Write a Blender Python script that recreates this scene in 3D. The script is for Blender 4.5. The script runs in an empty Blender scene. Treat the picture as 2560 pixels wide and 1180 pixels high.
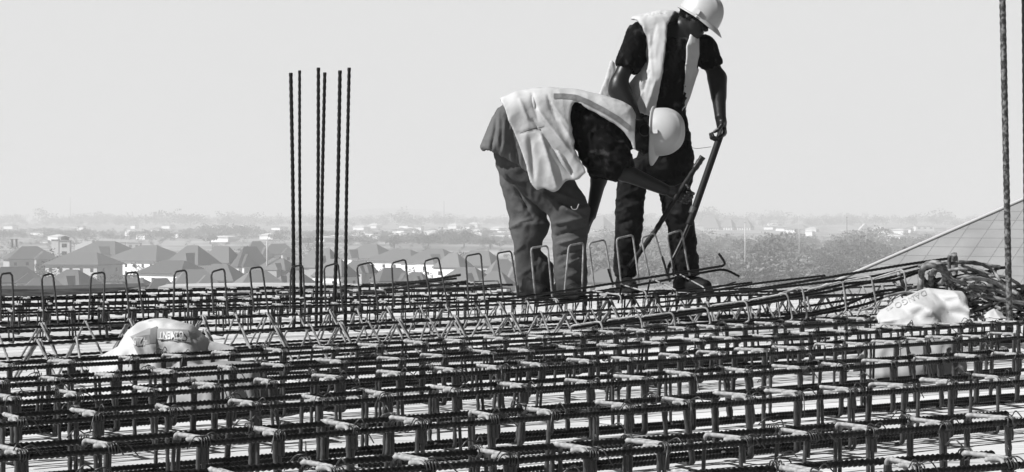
import bpy, math, random
import numpy as np
from mathutils import Vector, Matrix
from mathutils.bvhtree import BVHTree

S = bpy.context.scene
C = S.collection
F_PX, CX, CY, HY = 4800.0, 1280.0, 590.0, 550.0      # focal length / centre / horizon, in photo pixels
PITCH = math.atan((CY - HY) / F_PX)

# ---------------------------------------------------------------- camera
cam = bpy.data.cameras.new('camera')
cam.sensor_width = 36.0
cam.lens = 36.0 * F_PX / 2560.0
cam.clip_start, cam.clip_end = 0.1, 20000.0
co = bpy.data.objects.new('camera', cam)
C.objects.link(co)
co.rotation_euler = (math.radians(90) - PITCH, 0, 0)
S.camera = co

# ---------------------------------------------------------------- sky and sun
SUN_DIR = Vector((-0.68, -0.26, 0.69)).normalized()    # towards the sun: left, a little on the viewer's side
sun_el = math.asin(SUN_DIR.z)
sun_az = math.atan2(SUN_DIR.x, SUN_DIR.y)             # clockwise from +Y
w = bpy.data.worlds.new('World')
S.world = w
w.use_nodes = True
nt = w.node_tree
nt.nodes.clear()
N = nt.nodes.new
out = N('ShaderNodeOutputWorld'); bg = N('ShaderNodeBackground')
sky = N('ShaderNodeTexSky'); sky.sky_type = 'NISHITA'; sky.sun_disc = False
sky.sun_elevation = sun_el; sky.sun_rotation = sun_az
sky.air_density = 1.0; sky.dust_density = 4.0; sky.ozone_density = 1.0
bw = N('ShaderNodeRGBToBW')
nt.links.new(sky.outputs[0], bw.inputs[0])
m1 = N('ShaderNodeMath'); m1.operation = 'MULTIPLY'; m1.inputs[1].default_value = 0.035
nt.links.new(bw.outputs[0], m1.inputs[0])
# milky haze band, bright low in the sky ahead, dimmed behind to weaken fill light
tc = N('ShaderNodeTexCoord'); sx = N('ShaderNodeSeparateXYZ')
nt.links.new(tc.outputs['Generated'], sx.inputs[0])
rz = N('ShaderNodeMapRange'); rz.interpolation_type = 'SMOOTHSTEP'
rz.inputs[1].default_value = 0.13; rz.inputs[2].default_value = 0.45; rz.inputs[3].default_value = 1; rz.inputs[4].default_value = 0
nt.links.new(sx.outputs[2], rz.inputs[0])
ry = N('ShaderNodeMapRange'); ry.interpolation_type = 'SMOOTHSTEP'
ry.inputs[1].default_value = -0.1; ry.inputs[2].default_value = 0.8; ry.inputs[3].default_value = 0.05; ry.inputs[4].default_value = 1
nt.links.new(sx.outputs[1], ry.inputs[0])
mm = N('ShaderNodeMath'); mm.operation = 'MULTIPLY'
nt.links.new(rz.outputs[0], mm.inputs[0]); nt.links.new(ry.outputs[0], mm.inputs[1])
mx = N('ShaderNodeMix'); mx.data_type = 'FLOAT'
nt.links.new(mm.outputs[0], mx.inputs[0]); nt.links.new(m1.outputs[0], mx.inputs[2]); mx.inputs[3].default_value = 4.25
nt.links.new(mx.outputs[0], bg.inputs[0]); bg.inputs[1].default_value = 0.1
nt.links.new(bg.outputs[0], out.inputs[0])
m1.inputs[1].default_value = 0.047

sl = bpy.data.lights.new('sun', 'SUN'); sl.energy = 4.8; sl.angle = math.radians(0.5); sl.color = (1, 1, 1)
so = bpy.data.objects.new('sun', sl); C.objects.link(so)
so.rotation_euler = SUN_DIR.to_track_quat('Z', 'Y').to_euler()
S.view_settings.view_transform = 'Standard'; S.view_settings.look = 'None'
S.view_settings.exposure = 0.85; S.view_settings.gamma = 1.0; S.view_settings.use_curve_mapping = False
S.cycles.max_bounces = 6; S.cycles.volume_bounces = 1

# ---------------------------------------------------------------- helpers
cp, sp = math.cos(PITCH), math.sin(PITCH)
def P(px, py, d):
    """the place in the scene that lies at depth d (metres along +Y) on the line through photo pixel px, py"""
    u = (px - CX) / F_PX; v = (CY - py) / F_PX
    y = cp + v * sp; z = -sp + v * cp
    return Vector((u / y * d, d, z / y * d))
def Pz(px, py, z):
    """same, at height z"""
    u = (px - CX) / F_PX; v = (CY - py) / F_PX
    yy = cp + v * sp; zz = -sp + v * cp
    k = z / zz
    return Vector((u * k, yy * k, z))

def tag(o, label=None, cat=None, group=None, kind=None):
    if label: o['label'] = label
    if cat: o['category'] = cat
    if group: o['group'] = group
    if kind: o['kind'] = kind
    return o
def link(name, me, m=None, parent=None):
    o = bpy.data.objects.new(name, me); C.objects.link(o)
    if m and len(me.materials) == 0: me.materials.append(m)
    if parent is not None: o.parent = parent
    return o
def empty(name, loc, rz=0.0):
    o = bpy.data.objects.new(name, None); C.objects.link(o)
    o.empty_display_size = 0.1
    o.location = loc; o.rotation_euler = (0, 0, rz)
    return o
def mesh(name, V, Fc, smooth=True):
    me = bpy.data.meshes.new(name)
    V = np.asarray(V, dtype=np.float32); 
    me.vertices.add(len(V)); me.vertices.foreach_set('co', V.ravel())
    if isinstance(Fc, np.ndarray):
        n, k = Fc.shape
        me.loops.add(n * k); me.loops.foreach_set('vertex_index', Fc.astype(np.int32).ravel())
        me.polygons.add(n); me.polygons.foreach_set('loop_start', np.arange(0, n * k, k, dtype=np.int32))
        try: me.polygons.foreach_set('loop_total', np.full(n, k, dtype=np.int32))
        except Exception: pass
    else:
        lt = np.array([len(f) for f in Fc], dtype=np.int32)
        li = np.array([i for f in Fc for i in f], dtype=np.int32)
        me.loops.add(len(li)); me.loops.foreach_set('vertex_index', li)
        me.polygons.add(len(lt)); me.polygons.foreach_set('loop_start', np.concatenate([[0], np.cumsum(lt)[:-1]]).astype(np.int32))
        try: me.polygons.foreach_set('loop_total', lt)
        except Exception: pass
    me.update(calc_edges=True); me.validate()
    me.polygons.foreach_set('use_smooth', np.full(len(me.polygons), bool(smooth)))
    return me

class MB:
    """collects shapes that belong to one part"""
    def __init__(s): s.v = []; s.f = []; s.n = 0
    def add(s, V, Fc):
        V = np.asarray(V, float); s.v.append(V)
        for f in Fc: s.f.append(tuple(int(i) + s.n for i in f))
        s.n += len(V); return s
    def box(s, c, h, R=None):
        V = np.array([[x, y, z] for x in (-1, 1) for y in (-1, 1) for z in (-1, 1)], float) * np.array(h)
        if R is not None: V = V @ np.array(R).T
        V = V + np.array(c)
        return s.add(V, [(0, 1, 3, 2), (4, 6, 7, 5), (0, 4, 5, 1), (2, 3, 7, 6), (0, 2, 6, 4), (1, 5, 7, 3)])
    def build(s, name, m, parent=None, smooth=False):
        return link(name, mesh(name, np.concatenate(s.v), s.f, smooth), m, parent)

def resample(path, step):
    p = np.asarray(path, float)
    L = np.concatenate([[0], np.cumsum(np.linalg.norm(np.diff(p, axis=0), axis=1))])
    n = max(2, int(L[-1] / step) + 1)
    t = np.linspace(0, L[-1], n)
    return np.stack([np.interp(t, L, p[:, k]) for k in range(3)], 1), t
def rounded(path, r, n=4, closed=False):
    """polyline with its corners rounded"""
    p = [np.array(q, float) for q in path]; o = []
    N_ = len(p)
    for i in range(N_):
        if not closed and i in (0, N_ - 1): o.append(p[i]); continue
        a, b, c = p[i - 1], p[i], p[(i + 1) % N_]
        u = (a - b); lu = np.linalg.norm(u); v = (c - b); lv = np.linalg.norm(v)
        k = min(r, lu * .45, lv * .45); A = b + u / lu * k; B = b + v / lv * k
        for j in range(n + 1):
            t = j / n; o.append((1 - t) ** 2 * A + 2 * t * (1 - t) * b + t * t * B)
    if closed: o.append(o[0])
    return o
def tube_arr(path, r, seg=8, step=None, pitch=None, amp=0.0, strands=1, flat=None):
    p, t = (resample(path, step) if step else (np.asarray(path, float), None))
    if t is None: t = np.concatenate([[0], np.cumsum(np.linalg.norm(np.diff(p, axis=0), axis=1))])
    T = np.gradient(p, axis=0); T /= np.linalg.norm(T, axis=1)[:, None] + 1e-12
    up = np.array([0, 0, 1.0]) if abs(T[0][2]) < .9 else np.array([1.0, 0, 0])
    U = np.zeros_like(p); u = up - T[0] * np.dot(up, T[0]); u /= np.linalg.norm(u)
    for i in range(len(p)):
        u = u - T[i] * np.dot(u, T[i]); u /= np.linalg.norm(u) + 1e-12; U[i] = u
    W = np.cross(T, U)
    a = np.arange(seg) / seg * 2 * math.pi
    rr = np.asarray(r, float) if np.ndim(r) else np.full(len(p), r)
    if np.ndim(r) and len(rr) != len(p): rr = np.interp(np.linspace(0, 1, len(p)), np.linspace(0, 1, len(rr)), rr)
    R = np.repeat(rr[:, None], seg, 1)
    if pitch:
        ph = 2 * math.pi * t[:, None] / pitch + strands * a[None, :]
        R = R * (1 + amp * np.clip(np.sin(ph) * 1.6, -1, 1))
    V = p[:, None, :] + R[..., None] * (np.cos(a)[None, :, None] * U[:, None, :] + np.sin(a)[None, :, None] * W[:, None, :])
    n = len(p); i = np.arange(n - 1)[:, None] * seg; j = np.arange(seg)[None, :]; j2 = (j + 1) % seg
    Q = np.stack([i + j, i + j2, i + seg + j2, i + seg + j], -1).reshape(-1, 4)
    return V.reshape(-1, 3), Q, (tuple(range(seg))[::-1], tuple((n - 1) * seg + k for k in range(seg)))
def add_tube(mb, path, r, **k):
    V, Q, caps = tube_arr(path, r, **k)
    mb.add(V, list(map(tuple, Q)) + list(caps)); return mb

# ---------------------------------------------------------------- materials (the place is photographed in black and white)
def mat(name, v, rough=0.8, metal=0.0, var=0.0, vscale=5.0, bump=0.0, bscale=30.0, spec=0.5, coord='Object', stretch=(1, 1, 1), v2=None, sharp=None):
    m = bpy.data.materials.new(name); m.use_nodes = True
    t = m.node_tree; b = t.nodes['Principled BSDF']
    b.inputs['Base Color'].default_value = (v, v, v, 1)
    b.inputs['Roughness'].default_value = rough; b.inputs['Metallic'].default_value = metal
    b.inputs['Specular IOR Level'].default_value = spec
    tcn = t.nodes.new('ShaderNodeTexCoord'); mp = t.nodes.new('ShaderNodeMapping')
    mp.inputs['Scale'].default_value = stretch
    t.links.new(tcn.outputs[coord], mp.inputs[0])
    if var or v2 is not None:
        n = t.nodes.new('ShaderNodeTexNoise'); n.inputs['Scale'].default_value = vscale; n.inputs['Detail'].default_value = 6
        t.links.new(mp.outputs[0], n.inputs['Vector'])
        cr = t.nodes.new('ShaderNodeValToRGB')
        a = v * (1 - var) if v2 is None else v; c = v * (1 + var) if v2 is None else v2
        lo, hi = sharp or (0.3, 0.7)
        cr.color_ramp.elements[0].position = lo; cr.color_ramp.elements[1].position = hi
        cr.color_ramp.elements[0].color = (a, a, a, 1); cr.color_ramp.elements[1].color = (c, c, c, 1)
        t.links.new(n.outputs['Fac'], cr.inputs[0]); t.links.new(cr.outputs[0], b.inputs['Base Color'])
    if bump:
        n2 = t.nodes.new('ShaderNodeTexNoise'); n2.inputs['Scale'].default_value = bscale; n2.inputs['Detail'].default_value = 8
        t.links.new(mp.outputs[0], n2.inputs['Vector'])
        bp = t.nodes.new('ShaderNodeBump'); bp.inputs['Strength'].default_value = 1.0; bp.inputs['Distance'].default_value = bump
        t.links.new(n2.outputs['Fac'], bp.inputs['Height']); t.links.new(bp.outputs[0], b.inputs['Normal'])
    return m
M = {}
M['bar'] = mat('dark_rebar', 0.008, 0.36, 0.0, var=0.8, vscale=40, bump=0.0015, bscale=90, spec=.25)
M['stirrup'] = mat('stirrup_steel', 0.032, 0.5, 0.0, var=0.55, vscale=25, bump=0.001, bscale=120)
M['light_bar'] = mat('dusty_rebar', 0.2, 0.6, 0.0, var=0.5, vscale=25, bump=0.001, bscale=120)
M['wire'] = mat('tie_wire_steel', 0.03, 0.4, 0.0)

MARKS = [(0, 'at the far left edge'), (120, 'left of the twin white tower'), (240, 'over the broad white house'), (440, 'left of the pale lamp pole'), (668, 'between the lamp pole and the tall bars'), (880, 'just right of the six tall bars'),
         (1000, 'over the three alike white houses'), (1110, 'right of the hair-thin mast'), (1200, 'left of the bending worker'), (1400, 'behind the bending worker'), (1560, 'behind the standing worker'), (1740, 'right of the standing worker'), (1863, 'right of the pale pole'),
         (1998, 'right of the thin grey pole'), (2117, 'right of the thin dark pole'), (2300, 'by the tiled roof'), (2560, 'past the right edge')]
NTH = ['leftmost', 'second from the left', 'third from the left', 'fourth from the left', 'fifth from the left', 'sixth from the left', 'seventh from the left', 'eighth from the left', 'ninth from the left', 'tenth from the left', 'eleventh from the left', 'twelfth from the left', 'thirteenth from the left', 'fourteenth from the left', 'fifteenth from the left', 'sixteenth from the left', 'seventeenth from the left', 'eighteenth from the left', 'nineteenth from the left', 'twentieth from the left']
def place_labels(items, what):
    """items: (object, photo px); every label says by which landmark the thing is found and which one of those there it is"""
    items = sorted(items, key=lambda t_: t_[1]); by = {}
    for o, x in items:
        k = max([i for i, (m_, n_) in enumerate(MARKS) if m_ <= max(x, 0)]); by.setdefault(k, []).append(o)
    for k, os_ in by.items():
        for i, o in enumerate(os_):
            o['label'] = ('%s %s, %s' % (what, MARKS[k][1], NTH[min(i, 19)])) if len(os_) > 1 else ('the one %s %s' % (what, MARKS[k][1]))
# ================================================================ GROUND, DECK
Z_TOP, Z_DECK = -0.45, -0.625
GY = [3000, 760, 715, 700, 640, 600, 580, 562, 554, 551.5]
GD = [300, 480, 570, 640, 1000, 1500, 2000, 3000, 4500, 6500]
def g_d(py): return float(np.interp(py, GY[::-1], GD[::-1]))
_gz = [-22.0, -21.0] + [P(0, y, d).z for y, d in list(zip(GY, GD))[2:]]
_gz[:2] = [_gz[2]] * 2
def g_z(d): return float(np.interp(d, GD, _gz))
def ground_at(px, py):
    d = g_d(py); q = P(px, py, d); q.z = g_z(d); return q

def build_ground():
    xs = np.concatenate([np.linspace(-7000, -900, 14), np.linspace(-800, 800, 60), np.linspace(900, 7000, 14)])
    ys = np.concatenate([np.linspace(-3000, 200, 10), np.linspace(260, 3000, 90), np.linspace(3200, 8800, 24)])
    V = []; rnd = random.Random(4)
    for y in ys:
        for x in xs:
            z = g_z(max(y, 300)) + 1.2 * math.sin(x * .011 + y * .004) * math.sin(y * .008) * (1 if y > 500 else 0)
            V.append((x, y, z if y < 6000 else z - .5))
    nx = len(xs); Fc = [(j * nx + i, j * nx + i + 1, (j + 1) * nx + i + 1, (j + 1) * nx + i) for j in range(len(ys) - 1) for i in range(nx - 1)]
    m = mat('scrub_ground', 0.09, 1.0, var=0, v2=0.3, vscale=0.02, sharp=(0.42, 0.66))
    tag(link('ground', mesh('ground', V, Fc), m), kind='structure')
    # the low hazy hill on the skyline
    V = []; Fc = []; n = 60
    for k in range(n + 1):
        px = 760 + 460 * k / n; t = k / n
        h = (math.sin(math.pi * t) ** 1.3) * 34 + 4 * math.sin(9 * t) * math.sin(math.pi * t)
        a = P(px, 551 - h, 6400); b = P(px, 556, 6000); c = P(px, 556, 6900)
        V += [(b.x, b.y, -12), (a.x, a.y, a.z), (c.x, c.y, -12)]
    for k in range(n):
        for j in range(2): Fc.append((3 * k + j, 3 * k + 3 + j, 3 * k + 4 + j, 3 * k + 1 + j))
    tag(link('hill', mesh('hill', V, Fc), mat('hill_scrub', 0.08, 1.0)), kind='structure')
build_ground()

def build_deck():
    # top of the floor under construction: formwork boards over a slab, standing on columns down to the ground
    a, b = P(-1500, 600, 18.4), P(4200, 600, 15.5)
    mb = MB()
    V = [(-9, 1.2, Z_DECK), (9, 1.2, Z_DECK), (9, 14.5, Z_DECK), (-9, 18.4, Z_DECK)]
    V2 = [(x, y, z - .25) for x, y, z in V]
    mb.add(V + V2, [(0, 1, 2, 3), (7, 6, 5, 4), (0, 4, 5, 1), (1, 5, 6, 2), (2, 6, 7, 3), (3, 7, 4, 0)])
    m = bpy.data.materials.new('formwork_boards'); m.use_nodes = True
    t = m.node_tree; bs = t.nodes['Principled BSDF']; bs.inputs['Roughness'].default_value = 0.75
    tcn = t.nodes.new('ShaderNodeTexCoord'); mp = t.nodes.new('ShaderNodeMapping')
    mp.inputs['Rotation'].default_value = (0, 0, -math.radians(35)); mp.inputs['Scale'].default_value = (1.5, 34, 1)
    t.links.new(tcn.outputs['Object'], mp.inputs[0])
    n = t.nodes.new('ShaderNodeTexNoise'); n.inputs['Scale'].default_value = 1.6; n.inputs['Detail'].default_value = 7; n.inputs['Roughness'].default_value = .65
    t.links.new(mp.outputs[0], n.inputs['Vector'])
    cr = t.nodes.new('ShaderNodeValToRGB'); e = cr.color_ramp.elements
    e[0].position = .33; e[0].color = (.06, .06, .06, 1); e[1].position = .43; e[1].color = (.5, .5, .5, 1)
    x = cr.color_ramp.elements.new(.75); x.color = (.66, .66, .66, 1)
    t.links.new(n.outputs['Fac'], cr.inputs[0])
    mp2 = t.nodes.new('ShaderNodeMapping'); mp2.inputs['Rotation'].default_value = (0, 0, -math.radians(35))
    t.links.new(tcn.outputs['Object'], mp2.inputs[0])
    br = t.nodes.new('ShaderNodeTexBrick'); br.inputs['Scale'].default_value = 1.0
    br.inputs['Brick Width'].default_value = 2.4; br.inputs['Row Height'].default_value = .19; br.inputs['Mortar Size'].default_value = .006
    br.inputs['Color1'].default_value = (1, 1, 1, 1); br.inputs['Color2'].default_value = (.78, .78, .78, 1); br.inputs['Mortar'].default_value = (.06, .06, .06, 1)
    t.links.new(mp2.outputs[0], br.inputs['Vector'])
    mu = t.nodes.new('ShaderNodeMix'); mu.data_type = 'RGBA'; mu.blend_type = 'MULTIPLY'; mu.inputs[0].default_value = 1
    t.links.new(cr.outputs[0], mu.inputs[6]); t.links.new(br.outputs[0], mu.inputs[7]); t.links.new(mu.outputs[2], bs.inputs['Base Color'])
    bp = t.nodes.new('ShaderNodeBump'); bp.inputs['Distance'].default_value = .004
    t.links.new(n.outputs['Fac'], bp.inputs['Height']); t.links.new(bp.outputs[0], bs.inputs['Normal'])
    o = mb.build('deck', m); tag(o, kind='structure')
    cm = mat('rough_concrete', .3, .9, var=.2, vscale=3)
    g = g_z(300)
    for i, (x, y) in enumerate([(-7, 4), (0, 4), (7, 4), (-7, 14), (0, 14), (7, 14)]):
        mb = MB(); zt = Z_DECK - .252
        mb.box((x, y, (zt + g) / 2), (.25, .25, (zt - g) / 2 - .002)); mb.box((x, y, zt - .2), (.4, .4, .19))
        tag(mb.build('concrete_column', cm), kind='structure')
build_deck()

# ================================================================ REBAR CAGES
M['loop'] = mat('loop_steel', 0.05, 0.5, 0.0, var=.6, vscale=30, bump=.001, bscale=120, spec=.3)
M['plain'] = mat('black_bar', 0.009, 0.6, spec=.15)
M['sunlit_top'] = mat('sunlit_stirrup_steel', .22, .8, var=.6, vscale=45, bump=.001, bscale=120)  # pale steel tone standing in for sun on the stirrup tops
rnd = random.Random(11)
ROWS_GROUP = 'long rebar cages lying in rows across the deck'
R_BAR, R_ST = 0.0067, 0.0049
_straight = {}
def straight_bar(L, r=R_BAR, m='bar', seg=8, ribs=True, near=True):
    key = (round(L * 4) / 4, r, m, near)
    if key not in _straight:
        V, Q, caps = tube_arr([(0, 0, 0), (key[0], 0, 0)], r, seg=8 if near else 6, step=.0029 if near else .012,
                              pitch=.0118 if near else .036, amp=.17, strands=1)
        me = mesh('bar', V, Q); me.materials.append(M[m]); _straight[key] = me
    return _straight[key]
def ring_mesh(name, w, h, r, ribbed=True, m='stirrup', hook=True, tri=False, extra=0.0, top=False):
    if tri:
        pts = [(0, -.004, 0), (0, -w / 2, -h), (0, w / 2, -h)]
        pts = [(0, 0, .004), (0, -w / 2, -h), (0, w / 2, -h), (0, .004, .006)]
        path = rounded(pts, .014, 4)
    else:
        pts = [(0.004, .035, -.03), (0.002, 0, 0), (0, 0, -h), (0, w, -h), (0, w, extra), (0, 0, extra), (-.004, .0, -.0), (-.004, .03, -.04)]
        pts = [(0.006, 0.0, -.05), (0.005, 0, 0), (0.003, w, 0), (0, w, -h), (0, 0, -h), (-.003, 0, 0.0), (-.004, .045, -.006)]
        path = rounded(pts, .014, 4)
    V, Q, caps = tube_arr(path, r, seg=7, step=.006, pitch=.026 if ribbed else None, amp=.12, strands=2)
    me = mesh(name, V, list(map(tuple, Q)) + list(caps)); me.materials.append(M[m])
    if top:                                             # sunlight on the top run is painted by a paler material
        me.materials.append(M['sunlit_top'])
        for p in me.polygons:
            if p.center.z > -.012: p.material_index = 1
    return me
def tie_mesh(seed, s=1.0):
    rr = random.Random(seed); mb = MB()
    for k in range(2):
        pts = []
        for j in range(22):
            a = j / 21 * 2 * math.pi * 1.6 + rr.random() * .2
            pts.append((.006 * math.sin(a * .5) + k * .006 * (1 if k else -1), .013 * math.cos(a) + .002, .012 * math.sin(a) - .002))
        add_tube(mb, pts, .0016 * s, seg=5)
    for k in range(2):
        th = rr.uniform(0, 6.28); ln = rr.uniform(.025, .07)
        p0 = np.array((0, -.008, .012)); d1 = np.array((math.cos(th), -abs(math.sin(th)) * .6, rr.uniform(-.9, .5)))
        p1 = p0 + d1 * ln * .5 + np.array((0, 0, .01)); p2 = p0 + d1 * ln + np.array((rr.uniform(-.01, .01), 0, -.012))
        add_tube(mb, rounded([p0, p1, p2], .01, 3), .0015 * s, seg=5)
    me = mesh('tie_wire', np.concatenate(mb.v), mb.f); me.materials.append(M['wire']); return me
TIES = [tie_mesh(i) for i in range(7)]
SW, SH = .115, .158
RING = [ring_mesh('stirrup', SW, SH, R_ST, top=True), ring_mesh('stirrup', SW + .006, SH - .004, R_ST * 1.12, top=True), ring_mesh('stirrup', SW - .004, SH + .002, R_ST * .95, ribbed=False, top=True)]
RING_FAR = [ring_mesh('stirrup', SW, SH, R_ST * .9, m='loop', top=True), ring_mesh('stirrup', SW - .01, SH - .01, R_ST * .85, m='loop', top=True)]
TRI = [ring_mesh('stirrup', .2, SH, R_ST * 1.05, tri=True, m='light_bar'), ring_mesh('stirrup', .23, SH - .004, R_ST, tri=True, m='light_bar')]

def part(name, me, parent, loc=(0, 0, 0), rot=(0, 0, 0)):
    o = bpy.data.objects.new(name, me); C.objects.link(o); o.parent = parent; o.location = loc; o.rotation_euler = rot
    return o
def row_frame(y0, y1, x0=-70, x1=2640, z=Z_TOP):
    f = lambda x: y0 + (y1 - y0) * x / 2560.0
    a = Pz(x0, f(x0), z); b = Pz(x1, f(x1), z)
    return a, b
def cage(y0, y1, label, x0=-70, x1=2640, near=True, kind='rect', z=Z_TOP, pitch=.2, ties=True, seed=0, w=SW, dz=0):
    r = random.Random(seed)
    a, b = row_frame(y0, y1, x0, x1, z)
    L = (b - a).length; ang = math.atan2(b.y - a.y, b.x - a.x)
    e = empty('rebar_cage', a, ang)
    tag(e, label, 'rebar cage', ROWS_GROUP)
    L = math.floor(L * 4) / 4
    me = straight_bar(L, near=near)
    if kind == 'rect':
        spots = [(-R_BAR - R_ST * .2, -.0105), (w + R_BAR * .3, -.004), (.012, -SH + .012), (w - .012, -SH + .012)]
    else:
        spots = [(0, -.012), (-.1, -SH + .01), (.1, -SH + .01)]
    for k, (yy, zz) in enumerate(spots):
        o = part('bar', me, e, (r.uniform(-.04, .0), yy, zz), (r.uniform(0, 6), r.uniform(-.0012, .0012), r.uniform(-.0015, .0015)))
    n = min(56, int((L + .12) / pitch)); x = r.uniform(-.17, -.08)
    cnt = 0
    for i in range(n):
        x += pitch * (1 + r.uniform(-.16, .16))
        if x > L - .03: break
        if kind == 'rect':
            lean = r.gauss(0, .055); yaw = r.gauss(0, .09)
            part('stirrup', r.choice(RING if near else RING_FAR), e, (x, 0, r.uniform(-.002, .003)), (0, lean, yaw))
            cnt += 1
            if r.random() < .72 and cnt < 97:
                part('stirrup', r.choice(RING if near else RING_FAR), e, (x + .0125, 0.001, r.uniform(-.004, .001)), (0, lean + r.gauss(0, .03), yaw + r.gauss(0, .02))); cnt += 1
            if ties:
                part('tie_wire', r.choice(TIES), e, (x + .004, -.006, -.006), (r.uniform(-.3, .3), r.uniform(-.2, .2), r.uniform(-.3, .3)))
                if i % 2: part('tie_wire', r.choice(TIES), e, (x + .004, w, 0), (r.uniform(-.3, .3), 0, 3.1 + r.uniform(-.3, .3)))
        else:
            lean = r.gauss(0.0, .10); yaw = r.gauss(.08, .10)
            part('stirrup', TRI[i % 2], e, (x, 0, 0), (0, lean, yaw))
            if i % 2: part('stirrup', TRI[0], e, (x + .014, 0, .001), (0, lean + r.gauss(0, .06), yaw))
    return e
ORD = ['nearest', 'second nearest', 'third nearest', 'fourth nearest', 'fifth nearest', 'sixth nearest', 'seventh nearest', 'eighth nearest']
NEAR = [(1435, 1262), (1325, 1146), (1235, 1043), (1132, 941), (1050, 884), (998, 834), (956, 803), (914, 776)]
for i, (a, b) in enumerate(NEAR):
    cage(a, b, 'dark ribbed box cage of wired stirrups, %s row to the viewer' % ORD[i], seed=20 + i, near=True)
cage(857, 712, 'triangular rebar cage with bright slanting stirrups just behind the box cages', kind='tri', near=False, seed=40, pitch=.2)
T2 = (815, 697)
t2 = cage(T2[0], T2[1], 'triangular rebar cage with tall upright loops in front of the workers', kind='tri', near=False, seed=41, pitch=.21, x1=2300)
for i, (a, b) in enumerate([(778, 716), (762, 704), (746, 690), (733, 676)]):
    cage(a, b, ['box cage directly behind the tall upright loops, under the workers\' boots', 'second box cage behind the upright loops, running on behind the boots',
                'third box cage behind the upright loops, left of the workers', 'farthest box cage on the deck, at the foot of the tall bars'][i],
         x1=[2080, 1960, 1290, 1275][i], near=False, seed=50 + i, ties=False, pitch=.16)

# haze: one closed box of air around the whole place, its top above the tallest thing
hz = MB().box((0, 2800, 10), (7400, 6100, 60.0)).build('haze', None)
hm = bpy.data.materials.new('haze_air'); hm.use_nodes = True
t = hm.node_tree; t.nodes.clear()
ho = t.nodes.new('ShaderNodeOutputMaterial'); pv = t.nodes.new('ShaderNodeVolumePrincipled')
pv.inputs['Color'].default_value = (.84, .84, .84, 1); pv.inputs['Density'].default_value = 0.00053; pv.inputs['Anisotropy'].default_value = 0.0
t.links.new(pv.outputs[0], ho.inputs['Volume'])
hz.data.materials.append(hm); tag(hz, kind='stuff')
# ================================================================ LOOPS, LIFTED CAGES, LOOSE BARS
def line_y(row, x): return row[0] + (row[1] - row[0]) * x / 2560.0
def bar_obj(name, pts, r, m='bar', parent=None, corner=.03, rib=True, seg=7, step=.008, amp=.11, pitch=.024, strands=1):
    V, Q, caps = tube_arr(rounded(pts, corner, 5), r, seg=seg, step=step, pitch=pitch if rib else None, amp=amp, strands=strands)
    return link(name, mesh(name, V, list(map(tuple, Q)) + list(caps)), M[m], parent)
def local(parent, o):
    o.parent = parent
    o.matrix_parent_inverse = Matrix.Translation(parent.location).inverted() if parent.rotation_euler.z == 0 else \
        (Matrix.Translation(parent.location) @ Matrix.Rotation(parent.rotation_euler.z, 4, 'Z')).inverted()
    return o

# tall loops standing up out of the triangular cage: left leg, top-left, top-right, right leg (photo px), on the cage's line
LOOPS = [(2, 803, 1, 685, 30, 682, 36, 806), (110, 800, 104, 690, 132, 683, 146, 812), (222, 797, 228, 685, 262, 680, 258, 806), (324, 793, 313, 683, 344, 680, 360, 803),
         (434, 790, 436, 680, 466, 675, 472, 797), (534, 786, 528, 680, 561, 671, 570, 792), (636, 781, 624, 671, 655, 667, 672, 786), (725, 780, 727, 668, 757, 662, 764, 785),
         (815, 776, 810, 667, 845, 657, 858, 781), (902, 770, 892, 664, 930, 655, 946, 776), (985, 768, 979, 658, 1014, 648, 1026, 770), (1078, 760, 1060, 653, 1096, 643, 1120, 765),
         (1172, 756, 1164, 640, 1202, 633, 1212, 757), (1258, 747, 1242, 633, 1278, 627, 1296, 748)]
for q in LOOPS:
    x = (q[0] + q[6]) / 2; d = Pz(x, line_y(T2, x), Z_TOP).y
    pts = [P(q[0], q[1], d - .03), P(q[2], q[3], d - .03), P(q[4], q[5], d + .03), P(q[6], q[7], d + .03)]  # leans as the others do
    local(t2, bar_obj('upright_loop', pts, .0048, 'stirrup', rib=True, corner=.02, pitch=.02))

# the cage the workers are bending: its far end lifted off the mat
A0 = P(1295, 744, 10.55)
lc = empty('rebar_cage', A0); tag(lc, 'lifted cage of upright loops with two hooked bar ends at the workers\' feet', 'rebar cage')
def LP(x, y, off=0): return P(x, y, 10.5 + (x - 1300) / 500 * .35 + off)
local(lc, bar_obj('hooked_bar', [LP(1200, 754), LP(1300, 743), LP(1480, 717), LP(1640, 691), LP(1740, 676), LP(1817, 663), LP(1797, 634)], .0072, 'bar', corner=.035))
local(lc, bar_obj('hooked_bar', [LP(1310, 752, .1), LP(1500, 728, .1), LP(1640, 705, .1), LP(1730, 686, .1), LP(1812, 672, .1), LP(1848, 691, .1)], .0072, 'bar', corner=.05))
local(lc, bar_obj('bar', [LP(1340, 765, .05), LP(1500, 748, .05), LP(1700, 727, .05), LP(1880, 706, .05)], .006, 'plain'))
for q in [(1338, 740, 1327, 620, 1369, 614, 1381, 737), (1411, 725, 1422, 614, 1459, 607, 1455, 722), (1486, 716, 1472, 608, 1512, 599, 1532, 712),
          (1553, 706, 1541, 597, 1582, 587, 1598, 702), (1625, 694, 1603, 595, 1637, 583, 1669, 690), (1685, 682, 1667, 587, 1703, 574, 1724, 682)]:
    x = (q[0] + q[6]) / 2
    local(lc, bar_obj('upright_loop', [LP(q[0], q[1] + 6), LP(q[2], q[3]), LP(q[4], q[5], .07), LP(q[6], q[7] + 6, .07)], .0056, 'light_bar', corner=.022, pitch=.02))
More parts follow.
